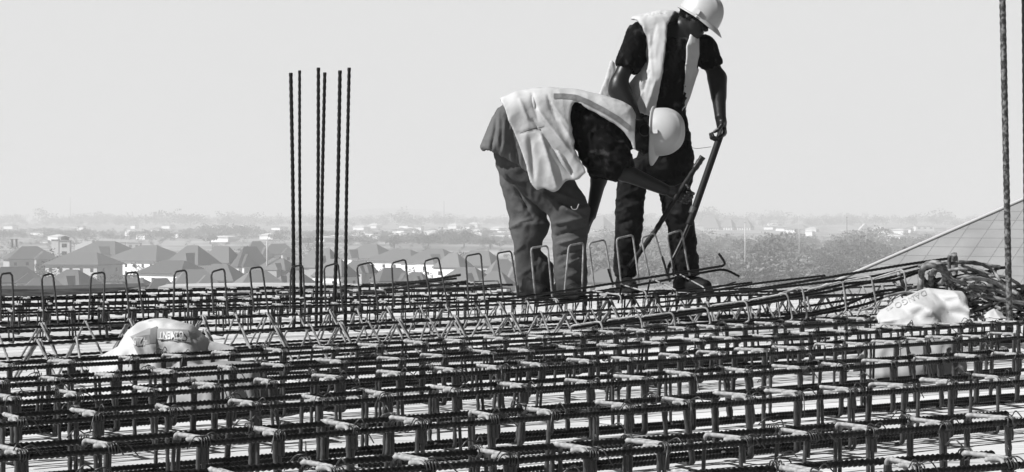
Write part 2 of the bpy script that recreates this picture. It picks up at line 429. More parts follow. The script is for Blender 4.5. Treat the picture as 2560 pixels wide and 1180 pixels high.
for a, b in [((1482, 727), (1552, 742)), ((1555, 712), (1615, 733)), ((1632, 698), (1692, 730)), ((1700, 686), (1762, 724))]:
    local(lc, bar_obj('slanting_tie', [LP(a[0], a[1], .1), LP(b[0], b[1] - 4, -.12), LP(b[0] + 1, b[1] + 16, -.12)], .0042, 'light_bar', corner=.02))
for a, b in [((1520, 672), (1533, 712)), ((1655, 641), (1670, 690)), ((1681, 655), (1684, 690))]:
    local(lc, bar_obj('bar_stub', [LP(*a), LP(*b)], .0066, 'bar'))
for x, y in [(1625, 700), (1690, 690), (1555, 712)]:
    local(lc, bar_obj('slanting_tie', [LP(x, y), LP(x - 10, y + 46, 0)], .005, 'plain'))

# box cage lifted at its right end and leaning on the tangle
RC = [((1424, 815), (1502, 803), (1510, 836)), ((1515, 801), (1600, 789), (1609, 826)), ((1605, 791), (1682, 781), (1690, 820)), ((1690, 776), (1768, 768), (1778, 812)), ((1775, 764), (1866, 752), (1875, 804)),
      ((1870, 751), (1968, 733), (1983, 800)), ((1941, 737), (2005, 716), (2019, 796)), ((2016, 725), (2107, 703), (2117, 779)), ((2107, 703), (2178, 690), (2191, 762)), ((2181, 697), (2259, 673), (2268, 728))]
rc0 = P(1424, 830, 8.4)
rc = empty('rebar_cage', rc0); tag(rc, 'pale box cage raised at its right end beside the tangle of twisted bars', 'rebar cage')
def RD(i, back=0): return 8.25 + i * .13 + back
for i, (tl, tr, br) in enumerate(RC):
    bl = (tl[0] + (br[0] - tr[0]) * .6 + 6, br[1] + (tl[1] - tr[1]) + 2)
    pts = [P(bl[0] + 30, bl[1] - 2, RD(i, .02)), P(bl[0], bl[1], RD(i, .12)), P(tl[0], tl[1], RD(i, .12)), P(tr[0], tr[1], RD(i)), P(br[0], br[1], RD(i)), P(bl[0] + 26, bl[1] + 2, RD(i, .03))]
    local(rc, bar_obj('stirrup', pts, .0046, 'light_bar', corner=.022, pitch=.024))
for k, off in enumerate([(0, 6, .11), (0, 8, .0)]):
    local(rc, bar_obj('bar', [P(tl[0] + 8 + k * 50, tl[1] + off[1] - k * 4, RD(i, off[2])) for i, (tl, tr, br) in enumerate(RC)] + [P(2330, 668, RD(10))], .0075, 'bar', corner=.05))
    local(rc, bar_obj('bar', [P(br[0] - 20 - k * 60, br[1] - 3 + k * 5, RD(i, off[2])) for i, (tl, tr, br) in enumerate(RC)] + [P(2330, 712, RD(10))], .0075, 'plain', corner=.05))

# loose bars
LB_GROUP = 'loose long bars piled behind the raised cage'
for i, (pts, d, r) in enumerate([([(1700, 748), (1900, 722), (2273, 660), (2375, 646)], 10.2, .0075), ([(1690, 742), (1900, 707), (2063, 689)], 10.5, .0062),
                                 ([(1740, 738), (1960, 718), (2180, 692), (2300, 664)], 10.1, .0062), ([(1650, 756), (1880, 727), (2100, 700), (2190, 690)], 10.0, .0055),
                                 ([(1680, 728), (1800, 718), (1838, 705)], 10.6, .0045),
                                 ([(1880, 745), (2100, 737), (2290, 737)], 9.7, .0055), ([(2000, 768), (2190, 740), (2310, 725)], 9.3, .0062)]):
    o = bar_obj('loose_bar', [P(x, y, d + .1 * j) for j, (x, y) in enumerate(pts)], r, 'plain' if i % 2 else 'bar', corner=.1)
    tag(o, ['longest loose bar on the pile, topmost, running up to the twisted bar tangle', 'short loose bar ending in mid air against the far scrub', 'loose bar second from the top of the long pile',
            'thin loose bar near the foot of the pile behind the raised cage',
            'short rough bar poking out by the standing worker\'s boot', 'level loose bar crossing behind the raised cage', 'lowest loose bar, near the white sack'][i], 'loose bar', LB_GROUP)
for i, (pts, d, r) in enumerate([([(925, 716), (1060, 703), (1152, 687)], 12.2, .0085), ([(1000, 712), (1142, 696)], 12.0, .007), ([(960, 724), (1100, 712), (1168, 703)], 11.9, .007),
                                 ([(890, 736), (1080, 724), (1255, 716)], 11.8, .0075), ([(905, 712), (1010, 711)], 12.3, .008), ([(1130, 727), (1230, 712), (1282, 712)], 11.9, .007)]):
    o = bar_obj('loose_bar', [P(x, y, d) for x, y in pts], r, 'plain', corner=.1)
    tag(o, ['top bar of the small heap left of the bending worker, tip raised', 'second bar of the small heap left of the bending worker', 'third bar of the small heap left of the bending worker',
            'long bar at the bottom of the small heap by the bending worker', 'short stub at the left end of the small heap of bars', 'bar nearest the bending worker\'s boot in the small heap'][i], 'loose bar', 'loose bars heaped left of the bending worker')
# flat links (bent stirrups) scattered on the far mat
ITEMS = []
for i, (x, y, wd, hh) in enumerate([(985, 705, 60, 8), (1075, 706, 55, 9), (1185, 704, 60, 8), (1090, 720, 70, 8), (690, 727, 60, 9), (840, 722, 56, 8), (560, 734, 64, 8), (1225, 722, 50, 8), (780, 733, 60, 9), (905, 729, 58, 9)]):
    d = Pz(x, y + 6, Z_TOP).y
    o = bar_obj('loose_stirrup', [P(x, y, d), P(x + wd, y - 2, d), P(x + wd + 3, y + hh, d - .25), P(x + 3, y + hh + 2, d - .25), P(x, y + 1, d + .01)], .0045, 'stirrup', corner=.03, rib=False)
    tag(o, 'x', 'stirrup', 'loose stirrups lying on the far cages'); ITEMS.append((o, x))
place_labels(ITEMS, 'flat loose stirrup')
# bars lying on the boards between the cages
ORD16 = ['nearest'] + [w_ + ' nearest' for w_ in 'second third fourth fifth sixth seventh eighth ninth tenth eleventh twelfth thirteenth fourteenth fifteenth sixteenth'.split()]
r = random.Random(5)
for i in range(11):
    y0 = 1160 - i * 60 if i < 4 else 905 - (i - 4) * 11 + r.uniform(-8, 8); 
    row = (y0 + 70, y0 * .62 + 318)
    xa = r.uniform(-100, 1500); xb = xa + r.uniform(600, 1500)
    a = Pz(xa, line_y(row, xa), Z_DECK + .009); b = Pz(min(xb, 2650), line_y(row, min(xb, 2650)), Z_DECK + .009)
    o = link('loose_bar', straight_bar((b - a).length, near=True)); o.location = a; o.rotation_euler = (0, 0, math.atan2(b.y - a.y, b.x - a.x))
    tag(o, 'ribbed bar lying loose on the boards under the cages, %s to the viewer' % (ORD16[i]), 'loose bar', 'loose bars on the boards under the cages')

# ---------------------------------------------------------------- column starter bars
STAR = [(727, 182, 733, 716, .0105, 10.9), (749, 176, 753, 715, .0085, 11.2), (796, 169, 791, 715, .0098, 10.9), (812, 181, 804, 714, .0098, 11.2), (850, 176, 837, 713, .0105, 10.9), (873, 169, 865, 712, .0098, 11.2)]
SN = ['first', 'second', 'third', 'fourth', 'fifth', 'sixth']
for i, (x0, y0, x1, y1, rr, d) in enumerate(STAR):
    top, k = P(x0, y0, d), P(x1, y1, d)
    bot = k + (k - top) * ((Z_DECK - .02 - k.z) / (k.z - top.z))
    mid = (top + bot) / 2 + Vector(((-1) ** i * .006, 0, 0))
    o = bar_obj('column_bar', [top, mid, bot], rr, 'plain', corner=.6, pitch=.04, amp=.08, seg=10, strands=2)
    tag(o, 'tall dark ribbed column bar, %s from the left in the group of six' % SN[i], 'column bar', 'group of six tall column bars standing against the sky')
def twisted(name, pts, r, m, label=None, parent=None, pitch=.09, strands=2, amp=.16, corner=.06, seg=10):
    V, Q, caps = tube_arr(rounded(pts, corner, 6), r, seg=seg, step=.006, pitch=pitch, amp=amp, strands=strands)
    return link(name, mesh(name, V, list(map(tuple, Q)) + list(caps)), M[m], parent)
M['twist'] = mat('scaled_twisted_bar', .012, .55, 0, v2=.14, vscale=60, sharp=(.45, .62), bump=.003, bscale=70)
M['tang_pale'] = mat('tangled_bar_pale', .08, .6, 0, v2=.3, vscale=22, sharp=(.4, .7), bump=.003, bscale=60)
M['tang'] = mat('tangled_bar_steel', .02, .6, 0, v2=.2, vscale=22, sharp=(.4, .7), bump=.003, bscale=60)
top, k = P(2499, -330, 8.6), P(2523, 768, 8.6)
o = twisted('column_bar', [top, k, P(2526, 830, 8.6)], .0145, 'twist', strands=2, pitch=.036, amp=.05)
tag(o, 'thick scaly column bar standing at the right, in front of the tiled roof', 'column bar')
top, k = P(2556, -330, 9.6), P(2566, 790, 9.6)
tag(twisted('column_bar', [top, k], .010, 'bar', strands=2, pitch=.05, amp=.07), 'column bar cut by the right edge of the picture', 'column bar')

# ---------------------------------------------------------------- tangle of twisted bars at the right
tg = empty('bar_tangle', P(2420, 800, 9.3)); tag(tg, 'heaped tangle of rope-like twisted bar offcuts behind the white sack', 'bar tangle')
T_D = 9.45
STR = [([(2300, 740), (2302, 690), (2310, 662), (2345, 655), (2372, 680), (2378, 720)], .016), ([(2245, 680), (2255, 705), (2275, 740)], .014), ([(2296, 665), (2350, 660), (2420, 655), (2500, 668)], .013),
       ([(2385, 635), (2388, 680), (2380, 730), (2378, 770)], .018), ([(2374, 640), (2372, 690), (2376, 740)], .014), ([(2395, 655), (2440, 655), (2480, 672), (2502, 703)], .012),
       ([(2400, 662), (2440, 676), (2470, 705), (2500, 722)], .011), ([(2395, 670), (2430, 690), (2455, 715)], .011), ([(2320, 680), (2350, 712), (2400, 716)], .014),
       ([(2405, 700), (2450, 694), (2500, 712), (2545, 735)], .015), ([(2390, 725), (2440, 722), (2490, 738), (2560, 752)], .014), ([(2400, 745), (2440, 735), (2520, 752), (2600, 762)], .014),
       ([(2405, 765), (2450, 752), (2500, 770), (2580, 775)], .014), ([(2420, 712), (2480, 722), (2530, 740), (2580, 775)], .012), ([(2300, 700), (2340, 735), (2400, 742)], .014),
       ([(2340, 675), (2330, 705), (2350, 735)], .012), ([(2500, 705), (2540, 728), (2575, 770)], .011), ([(2420, 780), (2480, 760), (2540, 790)], .014), ([(2440, 735), (2420, 755), (2450, 790)], .012),
       ([(2290, 730), (2330, 722), (2390, 732)], .013), ([(2380, 700), (2420, 712), (2400, 750), (2440, 770)], .015), ([(2330, 660), (2380, 700), (2440, 715)], .012), ([(2460, 790), (2500, 745), (2560, 760)], .012),
       ([(2230, 700), (2250, 722), (2310, 716), (2350, 700)], .011), ([(2210, 742), (2270, 728), (2330, 735)], .010), ([(2520, 712), (2490, 690), (2430, 668)], .009)]
rr = random.Random(9)
for i, (pts, r_) in enumerate(STR):
    dd = T_D + rr.uniform(-.22, .22)
    local(tg, twisted('strand', [P(x, y, dd + rr.uniform(-.08, .08) + .02 * j) for j, (x, y) in enumerate(pts)], r_ * (.95 if r_ > .0155 else .68), 'tang' if i % 3 else 'tang_pale', pitch=rr.uniform(.05, .08), strands=3, amp=.10, corner=.2, seg=9))
for i in range(46):
    x = rr.uniform(2395, 2580); y = 700 + (x - 2395) * .25 + rr.uniform(0, 70); a = rr.uniform(-.5, .5); ln = rr.uniform(40, 110); dd = T_D + rr.uniform(.0, .5)
    pts = [P(x + ln * t * math.cos(a), y + ln * t * math.sin(a) - 18 * math.sin(math.pi * t) * rr.uniform(.2, 1), dd + .1 * t) for t in (0, .3, .6, 1)]
    local(tg, twisted('strand', pts, rr.uniform(.005, .009), 'tang' if i % 3 else 'plain', pitch=.06, strands=3, amp=.1, corner=.2, seg=8))
for i, (x, y, a_, b_) in enumerate([(2332, 688, 30, 24), (2352, 700, 26, 26), (2420, 700, 60, 26), (2450, 722, 70, 30), (2480, 745, 74, 30), (2440, 745, 50, 24), (2500, 725, 60, 34)]):
    c = [P(x + a_ * math.cos(t_), y + b_ * math.sin(t_) + .15 * a_ * math.cos(t_), T_D - .1 + .15 * math.sin(t_) + .05 * i) for t_ in np.linspace(rr.uniform(0, 2), 6.4 + rr.uniform(0, 1.5), 26)]
    local(tg, twisted('strand', c, .0085 if i > 1 else .013, 'tang', pitch=.06, strands=3, amp=.10, corner=.02, seg=9))
for (x, y) in [(2400, 715), (2445, 718)]:
    c = [P(x + 22 * math.cos(a), y + 14 * math.sin(a), T_D - .2 + .08 * math.sin(a * 2)) for a in np.linspace(0, 5.9, 14)]
    local(tg, bar_obj('tie_wire', c, .003, 'wire', corner=.01))
# sloping prop under the raised cage
tag(bar_obj('loose_bar', [P(2335, 700, 9.6), P(2490, 676, 9.7)], .009, 'bar'), 'stub of bar poking out of the right of the tangle', 'loose bar')

# ---------------------------------------------------------------- dark plank at the far left
mb = MB()
xs = np.linspace(-80, 372, 26); V = []
for x in xs:
    t = np.clip((x + 80) / 452, 0, 1); e = max(0.0, (t - .86) / .14)
    yt = 714 - 7 * max(0, (t - .45) / .55) ** 1.2; yb = 741 - 22 * max(0, (t - .4) / .6) ** 1.4
    yb = yb + (yt + 6 - yb) * e * .9
    d = 11.15
    V += [tuple(P(x, yt, d + .5 * (1 - e * .8))), tuple(P(x, yt + 9, d)), tuple(P(x, yb, d)), tuple(P(x, yb, d + .28 * (1 - e * .8)))]
Fc = []
for i in range(len(xs) - 1):
    for j in range(4): Fc.append((4 * i + j, 4 * i + (j + 1) % 4, 4 * i + 4 + (j + 1) % 4, 4 * i + 4 + j))
Fc += [(3, 2, 1, 0), tuple(4 * (len(xs) - 1) + k for k in range(4))]
mb.add(V, Fc)
tag(mb.build('timber_plank', mat('weathered_plank', .015, .9, v2=.09, vscale=8, stretch=(1, 12, 12), bump=.004, bscale=20)), 'dark weathered plank with a tapered tip lying on the far left cages', 'plank')
# pale boards at the slab edge beyond the cages
for i, (xa, xb, d_, wd) in enumerate([(395, 900, 16.9, .5), (590, 700, 16.2, .3), (880, 1010, 16.0, .3)]):
    a, b = P(xa, 700, d_), P(xb, 700, d_); zt = Z_DECK + .035 + .02 * (i == 1)
    n = 12; V = []
    for k in range(n + 1):
        t = k / n; q = a.lerp(b, t); z = zt + .012 * math.sin(3.1 * t + i)
        V += [(q.x, q.y, z), (q.x, q.y + wd, z + .01), (q.x, q.y + wd, Z_DECK + .003), (q.x, q.y, Z_DECK + .003)]
    Fc = [(4 * k + j, 4 * k + (j + 1) % 4, 4 * k + 4 + (j + 1) % 4, 4 * k + 4 + j) for k in range(n) for j in range(4)] + [(3, 2, 1, 0), tuple(4 * n + k for k in range(4))]
    tag(link('edge_board', mesh('edge_board', V, Fc, False), mat('pale_board', .36, .8, var=.15)), ['long pale board along the far edge of the deck', 'warped pale board left of the six tall bars', 'pale board right of the six tall bars'][i], 'board', 'pale boards along the far deck edge')

# ---------------------------------------------------------------- cement sacks
from mathutils import noise as MN
def cloth_noise(p, f): return MN.noise(Vector(p) * f)
def sack(outline_fn, px0, px1, d, depth, seed, label, base_z, m, name='cement_sack', nu=90, nv=40, crump=.010):
    """an empty woven sack heaped over the cages: outline_fn(px) gives the ridge height in photo pixels"""
    V = []
    for i in range(nu + 1):
        px = px0 + (px1 - px0) * i / nu
        top = P(px, outline_fn(px), d).z; base = base_z
        for j in range(nv + 1):
            v = j / nv * 2 - 1                              # -1 front foot .. 0 ridge .. 1 back foot
            s = 1 - abs(v) ** 2.0
            y = d + v * depth * (0.35 + .65 * min(1, (top - base) / .12))
            z = base + (top - base) * s
            q = Vector((P(px, 700, d).x, y, z))
            n1 = MN.noise(Vector((q.x * 7 + seed, q.y * 7, q.z * 9))); n2 = abs(MN.noise(Vector((q.x * 16 + seed, q.y * 15, q.z * 22))))
            k = min(1, s * 3)
            n3 = 1 - 2.6 * abs(MN.noise(Vector((q.x * 5.5 + seed * 3, q.y * 5, q.z * 8 + q.x * 4))))
            q += Vector((n1 * .4, -1 * (n1 + n2) - 1.3 * n3, .3 * n1)) * crump * 2.4 * k
            V.append(tuple(q))
    w_ = nv + 1
    Fc = [(i * w_ + j, (i + 1) * w_ + j, (i + 1) * w_ + j + 1, i * w_ + j + 1) for i in range(nu) for j in range(nv)]
    me = mesh(name, V, Fc)
    o = link(name, me, m); tag(o, label, 'sack')
    sd = o.modifiers.new('thick', 'SOLIDIFY'); sd.thickness = .003; sd.offset = -1
    bvh = BVHTree.FromPolygons([Vector(v) for v in V], Fc)
    return o, bvh
def project_poly(verts2d, faces, bvh, off=.004, dmax=40):
    """lay a flat print (given in photo px) onto a surface, just proud of it"""
    V = []; ok = []
    for x, y in verts2d:
        dr = P(x, y, 1.0).normalized()
        h = bvh.ray_cast(Vector((0, 0, 0)), dr, dmax)
        if h[0] is None: V.append((0, 0, 0)); ok.append(False)
        else: V.append(tuple(h[0] - dr * off)); ok.append(True)
    return V, [f for f in faces if all(ok[i] for i in f)]
def text_px(s, cx, cy, h, rot=0.0, stretch=1.0, slant=0.0, bold=.0):
    cu = bpy.data.curves.new('t', 'FONT'); cu.body = s; cu.size = 1; cu.align_x = 'CENTER'; cu.align_y = 'CENTER'; cu.offset = bold; cu.resolution_u = 3
    ob = bpy.data.objects.new('t', cu); C.objects.link(ob)
    bpy.context.view_layer.update()
    me = bpy.data.meshes.new_from_object(ob.evaluated_get(bpy.context.evaluated_depsgraph_get()))
    V = [v.co.copy() for v in me.vertices]; Fc = [tuple(p.vertices) for p in me.polygons]
    bpy.data.objects.remove(ob); bpy.data.meshes.remove(me)
    c, s_ = math.cos(rot), math.sin(rot); o = []
    for v in V:
        x, y = v.x * stretch * h * 1.35, v.y * h * 1.35
        x += slant * y
        o.append((cx + c * x - s_ * y, cy - (s_ * x + c * y)))
    return o, Fc
def grid_px(poly4, n=10, m_=6):
    (x0, y0), (x1, y1), (x2, y2), (x3, y3) = poly4; o = []
    for j in range(m_ + 1):
        for i in range(n + 1):
            u, v = i / n, j / m_
            o.append(((1 - v) * ((1 - u) * x0 + u * x1) + v * ((1 - u) * x3 + u * x2), (1 - v) * ((1 - u) * y0 + u * y1) + v * ((1 - u) * y3 + u * y2)))
    return o, [(j * (n + 1) + i, j * (n + 1) + i + 1, (j + 1) * (n + 1) + i + 1, (j + 1) * (n + 1) + i) for j in range(m_) for i in range(n)]
def printed(name, vf, bvh, m, parent, off):
    V, Fc = project_poly(vf[0], vf[1], bvh, off)
    if Fc: return link(name, mesh(name, V, Fc, True), m, parent)
M['sack'] = mat('woven_sack', .36, .7, var=.08, vscale=9, bump=.002, bscale=40)
M['sack_grey'] = mat('printed_band', .20, .7, var=.15, vscale=20); M['sack_dark'] = mat('printed_panel', .10, .7, var=.15, vscale=20)
M['print_white'] = mat('white_print', .42, .6); M['print_grey'] = mat('grey_print', .24, .7)
o1 = [(245, 892), (300, 862), (322, 825), (345, 806), (380, 797), (410, 796), (450, 803), (480, 812), (500, 832), (525, 855), (590, 872), (600, 905)]
f1 = lambda x: float(np.interp(x, [a for a, b in o1], [b for a, b in o1]))
s1, b1 = sack(f1, 245, 600, 6.75, .2, 3, 'pale cement sack heaped over the left cages, upside down print', -.55, M['sack'], crump=.010)
printed('printed_band', grid_px([(324, 842), (372, 820), (470, 824), (478, 856)], 16, 8), b1, M['sack_grey'], s1, .004)
printed('printed_band', grid_px([(334, 866), (390, 856), (390, 884), (345, 886)], 12, 6), b1, M['sack_grey'], s1, .004)
printed('printed_panel', grid_px([(376, 822), (393, 815), (390, 857), (374, 859)], 6, 10), b1, M['sack_dark'], s1, .006)
printed('printed_panel', grid_px([(327, 843), (374, 836), (374, 860), (342, 866)], 10, 6), b1, mat('printed_mark', .13, .7), s1, .006)
printed('print', text_px('42.5', 350, 852, 22, math.pi - .06, .72, 0, .02), b1, M['print_grey'], s1, .008)
printed('print', text_px('CEMENT', 428, 837, 19, math.pi + .03, .62, .1, .03), b1, M['print_white'], s1, .008)
o2 = [(2186, 792), (2200, 778), (2230, 757), (2262, 741), (2300, 724), (2325, 718), (2360, 722), (2398, 728), (2404, 735), (2408, 786)]
f2 = lambda x: float(np.interp(x, [a for a, b in o2], [b for a, b in o2]))
s2, b2 = sack(f2, 2186, 2408, 8.7, .2, 8, 'clean white cement sack leaning on the tangle at the right', -.47, M['sack'], crump=.012)
printed('print', text_px('DANGO', 2276, 747, 15, math.pi + .42, 1.15, 0, -.012), b2, M['print_grey'], s2, .006)
printed('print', text_px('TE', 2222, 768, 11, math.pi + .62, 1.15, 0, -.012), b2, M['print_grey'], s2, .006)
for k, (oo, d, bz, lab) in enumerate([([(2150, 885), (2200, 846), (2300, 838), (2360, 850), (2400, 885)], 7.6, -.61, 'white sack lying on the boards under the right cages'),
                                    ([(2448, 800), (2466, 780), (2486, 771), (2508, 782), (2514, 796)], 8.7, -.44, 'small white sack corner beside the thick scaly column bar'),
                                    ([(440, 935), (460, 915), (560, 900), (640, 905), (660, 940)], 6.2, -.61, 'flat pale sack on the boards right of the heaped sack')]):
    ff = lambda x, oo=oo: float(np.interp(x, [a for a, b in oo], [b for a, b in oo]))
    sack(ff, oo[0][0], oo[-1][0], d, .2, 20 + k, lab, bz, M['sack'] if k == 1 else M['sack_grey'], nu=40, nv=20)
# ================================================================ THE TOWN
M['roofs'] = [mat('roof_sheet', v, .7) for v in (.06, .085, .045, .11, .15)]
M['wall'] = [mat('house_wall', v, .9, var=.06, vscale=.3) for v in (.85, .5, .3)]
M['pane'] = mat('window_glass', .03, .3)
NL = {}
def label_for(cx, top, kind):
    return None
def hip_house(cx, top, eave, wpx, m_roof, m_wall, yaw, label, hw=5.2, ridge=.35, deep=.8, extras=True, d=None):
    """hip-roofed house whose eaves show at photo height eave"""
    if d is None:
        d = 700.0
        for _ in range(12): d = F_PX * (-(g_z(d)) - hw) / max(8, eave - HY)
    g = g_z(d)
    if extras:
        wpx *= 1.22; top += .16 * (eave - top)
    q = P(cx, eave, d); W = wpx / F_PX * d; D = W * deep
    rh = (eave - top) / F_PX * d
    e = empty('house', (q.x, d + D / 2, g), yaw); tag(e, label, 'house', 'hip-roofed houses of the estate')
    ez = q.z - g
    w2, d2 = W * .46, D * .46
    def rect_wall():
        mb = MB(); mb.box((0, 0, (ez + .3) / 2 - .2), (w2, d2, (ez + .3) / 2 - .1)); return mb
    rect_wall().build('wall', m_wall, e)
    hx, hy, r = W / 2, D / 2, W / 2 * ridge
    V = [(-hx, -hy, ez), (hx, -hy, ez), (hx, hy, ez), (-hx, hy, ez), (-r, 0, ez + rh), (r, 0, ez + rh), (-hx, -hy, ez - .3), (hx, -hy, ez - .3), (hx, hy, ez - .3), (-hx, hy, ez - .3)]
    mb = MB().add(V, [(0, 1, 5, 4), (1, 2, 5), (2, 3, 4, 5), (3, 0, 4), (6, 7, 1, 0), (7, 8, 2, 1), (8, 9, 3, 2), (9, 6, 0, 3), (9, 8, 7, 6)])
    mb.build('roof', m_roof, e)
    if extras and int(cx) % 3 != 1:                        # a lower wing with its own hip, standing forward
        sg = -1 if int(cx) % 2 else 1; wx, ww, wl = sg * W * .2, W * .42, D * .3; zz = ez - .05; hh_ = rh * .62; y0 = -hy - wl
        MB().box((wx, -d2 - wl / 2, (zz + .3) / 2 - .2), (ww / 2 - .5, wl / 2 + .1, (zz + .3) / 2 - .1)).build('wing_wall', m_wall, e)
        V = [(wx - ww / 2, y0, zz), (wx + ww / 2, y0, zz), (wx + ww / 2, -hy * .2, zz), (wx - ww / 2, -hy * .2, zz), (wx, y0 + wl * .8, zz + hh_), (wx, -hy * .2, zz + hh_)]
        MB().add(V, [(0, 1, 4), (1, 2, 5, 4), (3, 0, 4, 5), (2, 3, 5), (3, 2, 1, 0)]).build('wing_roof', m_roof, e)
        MB().box((wx, y0 + .42, zz - 1.9), (.6, .08, .65)).build('window', M['pane'], e)
    if extras:
        n = max(2, int(W / 4.2))
        for lv in ([ez - 1.9, ez - 4.6] if ez > 5 else [ez - 1.8]):
            for k in range(n):
                x = -w2 + (k + .5) * 2 * w2 / n
                mb = MB().box((x, -d2 - .02, lv), (.55, .06, .6)); mb.build('window', M['pane'], e)
        for lv in [ez - 1.9]:
            for k in (-.5, .5): MB().box((w2 + .02, k * d2, lv), (.06, .5, .6)).build('window', M['pane'], e)
    return e
HS = [(62, 610, 647, 104, 0, 2, 'dark-roofed house far left with two chimney stubs'), (196, 626, 661, 134, 1, 1, 'house with a dark gable in front of the white tower'), (252, 597, 636, 124, 0, 1, 'house with a peaked roof beside the bright gable wall'),
      (358, 607, 651, 150, 1, 0, 'broad-roofed house with bright white front wall'), (424, 646, 683, 128, 0, 0, 'dark roofed house just below the broad white house'), (18, 661, 706, 134, 2, 1, 'big dark roof at the left edge, nearest of the estate'),
      (170, 668, 712, 100, 0, 1, 'house behind the second upright loop'), (398, 691, 722, 56, 2, 2, 'small pointed roof just over the pale boards'), (335, 692, 718, 74, 0, 2, 'roof peeping over the plank tip'),
      (474, 605, 661, 96, 0, 0, 'tall-roofed house with white front right of the broad house'), (550, 608, 657, 74, 0, 2, 'steep roof house next to the tall-roofed house'), (621, 607, 666, 70, 2, 1, 'steepest dark roof left of the pale lamp pole'),
      (638, 596, 640, 60, 1, 2, 'pale roof directly behind the steepest dark roof'), (692, 605, 635, 68, 0, 1, 'dark rounded roof right of the lamp pole'), (690, 641, 674, 76, 1, 2, 'low roof behind the lamp pole'),
      (541, 653, 701, 112, 1, 2, 'broad light roof behind the sixth upright loop'), (480, 668, 708, 90, 3, 2, 'roof between the fifth and sixth upright loops'), (640, 672, 712, 96, 3, 2, 'pale low roof behind the seventh upright loop'), (735, 672, 708, 70, 1, 0, 'white walled house behind the tall bars at their foot'),
      (800, 612, 668, 86, 1, 2, 'roof seen between the tall column bars'), (835, 640, 690, 80, 1, 0, 'white walled house behind the fifth tall bar'), (923, 604, 645, 104, 1, 0, 'wide roof house right of the sixth tall bar'), (896, 646, 681, 66, 0, 1, 'grey house low beside the sixth tall bar'),
      (1000, 619, 652, 118, 1, 0, 'middle one of three alike white houses'), (1086, 616, 656, 122, 1, 0, 'right one of three alike white houses'), (978, 664, 702, 80, 0, 1, 'dark roof below the three alike white houses'), (1040, 676, 705, 54, 2, 2, 'small dark roof behind the heap of bars'),
      (1132, 627, 668, 70, 3, 0, 'pale roof house right of the three white houses'), (1198, 620, 664, 92, 1, 1, 'roof behind the thirteenth upright loop'), (1166, 662, 704, 100, 1, 2, 'low broad roof behind the thirteenth upright loop'), (1256, 640, 694, 80, 3, 1, 'pale roof just left of the bending worker\'s shin'),
      (1400, 655, 700, 110, 1, 2, 'roof seen between the bending worker\'s legs'), (1525, 668, 705, 96, 1, 2, 'dim roof between the two workers\' legs'), (1240, 672, 712, 70, 1, 1, 'roof end behind the bending worker\'s rear boot'), (100, 690, 722, 90, 1, 2, 'lowest roof behind the plank, third from the left edge')]
for i, (cx, tp, ev, w_, ri, wi, lab) in enumerate(HS):
    hip_house(cx, tp, ev, w_, M['roofs'][ri], M['wall'][wi], math.radians(-32 if wi == 0 else random.Random(i).choice([-26, -20, 16, 24])), lab, ridge=[.3, .45, .38][i % 3])
# farther houses
FH = [(1778, 541, 570, 64, 3, 1, 2100), (1822, 546, 568, 40, 3, 0, 2100), (1863, 546, 568, 44, 3, 0, 2100), (1500, 540, 572, 70, 3, 0, 2100), (2000, 561, 572, 58, 4, 0, 2200), (1930, 566, 575, 40, 4, 0, 2300), (1640, 553, 575, 80, 4, 0, 2000), (1720, 566, 580, 70, 4, 0, 1900),
      (1100, 574, 586, 90, 4, 0, 1900), (1180, 572, 582, 60, 4, 0, 2000), (960, 584, 590, 60, 4, 0, 1800), (900, 582, 590, 50, 4, 0, 1850), (1230, 574, 582, 50, 4, 0, 2000), (2120, 576, 584, 40, 3, 0, 2200), (2235, 571, 582, 44, 4, 0, 2200), (75, 600, 606, 60, 4, 0, 1400), (240, 588, 592, 80, 4, 0, 1700),
      (1010, 556, 562, 26, 4, 0, 3000), (880, 556, 562, 20, 4, 0, 3000), (1940, 549, 556, 34, 4, 0, 2800), (2060, 566, 574, 30, 4, 1, 2400), (110, 600, 608, 44, 4, 0, 1400), (20, 572, 577, 30, 4, 0, 2500), (190, 575, 580, 30, 4, 0, 2500)]
FAR = []
M['bright'] = mat('whitewashed_wall', .8, .9); M['pale_roof'] = mat('bare_metal_roof', .5, .6)
for i, (cx, tp, ev, w_, ri, wi, d) in enumerate(FH):
    q = hip_house(cx, tp, ev, w_, M['roofs'][ri], M['bright'], math.radians(random.Random(i + 50).choice([-34, -24, -40])), 'x', d=float(d), extras=False)
    FAR.append((q, cx)); q['group'] = 'far hazy houses'
    ez = P(cx, ev, d).z - g_z(d)
    if i < 9:
        W = w_ / F_PX * d; n = max(3, int(W / 3))
        for k in range(n): MB().box((-W * .42 + (k + .5) * W * .84 / n, -W * .8 * .46 - .05, ez - 2.4), (.5, .1, 1.6)).build('window', M['pane'], q)

def block(name, px0, px1, top, bot_d, label, cat='building', v=.55, depth=.7, wins=0, cap=None):
    d = bot_d; g = g_z(d)
    a, b = P(px0, top, d), P(px1, top, d); W = b.x - a.x; Hh = a.z - g
    e = empty(name, ((a.x + b.x) / 2, d + W * depth / 2, g)); tag(e, label, cat)
    MB().box((0, 0, Hh / 2), (W / 2, W * depth / 2, Hh / 2)).build('wall', mat('render_wall', v, .9, var=.05, vscale=.3), e)
    MB().box((0, 0, Hh + .12), (W / 2 + .2, W * depth / 2 + .2, .12)).build('roof', M['roofs'][3], e)
    for k in range(wins):
        MB().box((-W / 2 + (k + .5) * W / wins, -W * depth / 2 - .03, Hh - 1.8), (W / wins * .22, .06, .8)).build('window', M['pane'], e)
        if Hh > 9: MB().box((-W / 2 + (k + .5) * W / wins, -W * depth / 2 - .03, Hh - 5.2), (W / wins * .22, .06, .8)).build('window', M['pane'], e)
    return e, W, Hh, d
block('tower_block', 128, 146, 600, 820., 'left, windowless shaft of the white twin tower', v=.6)
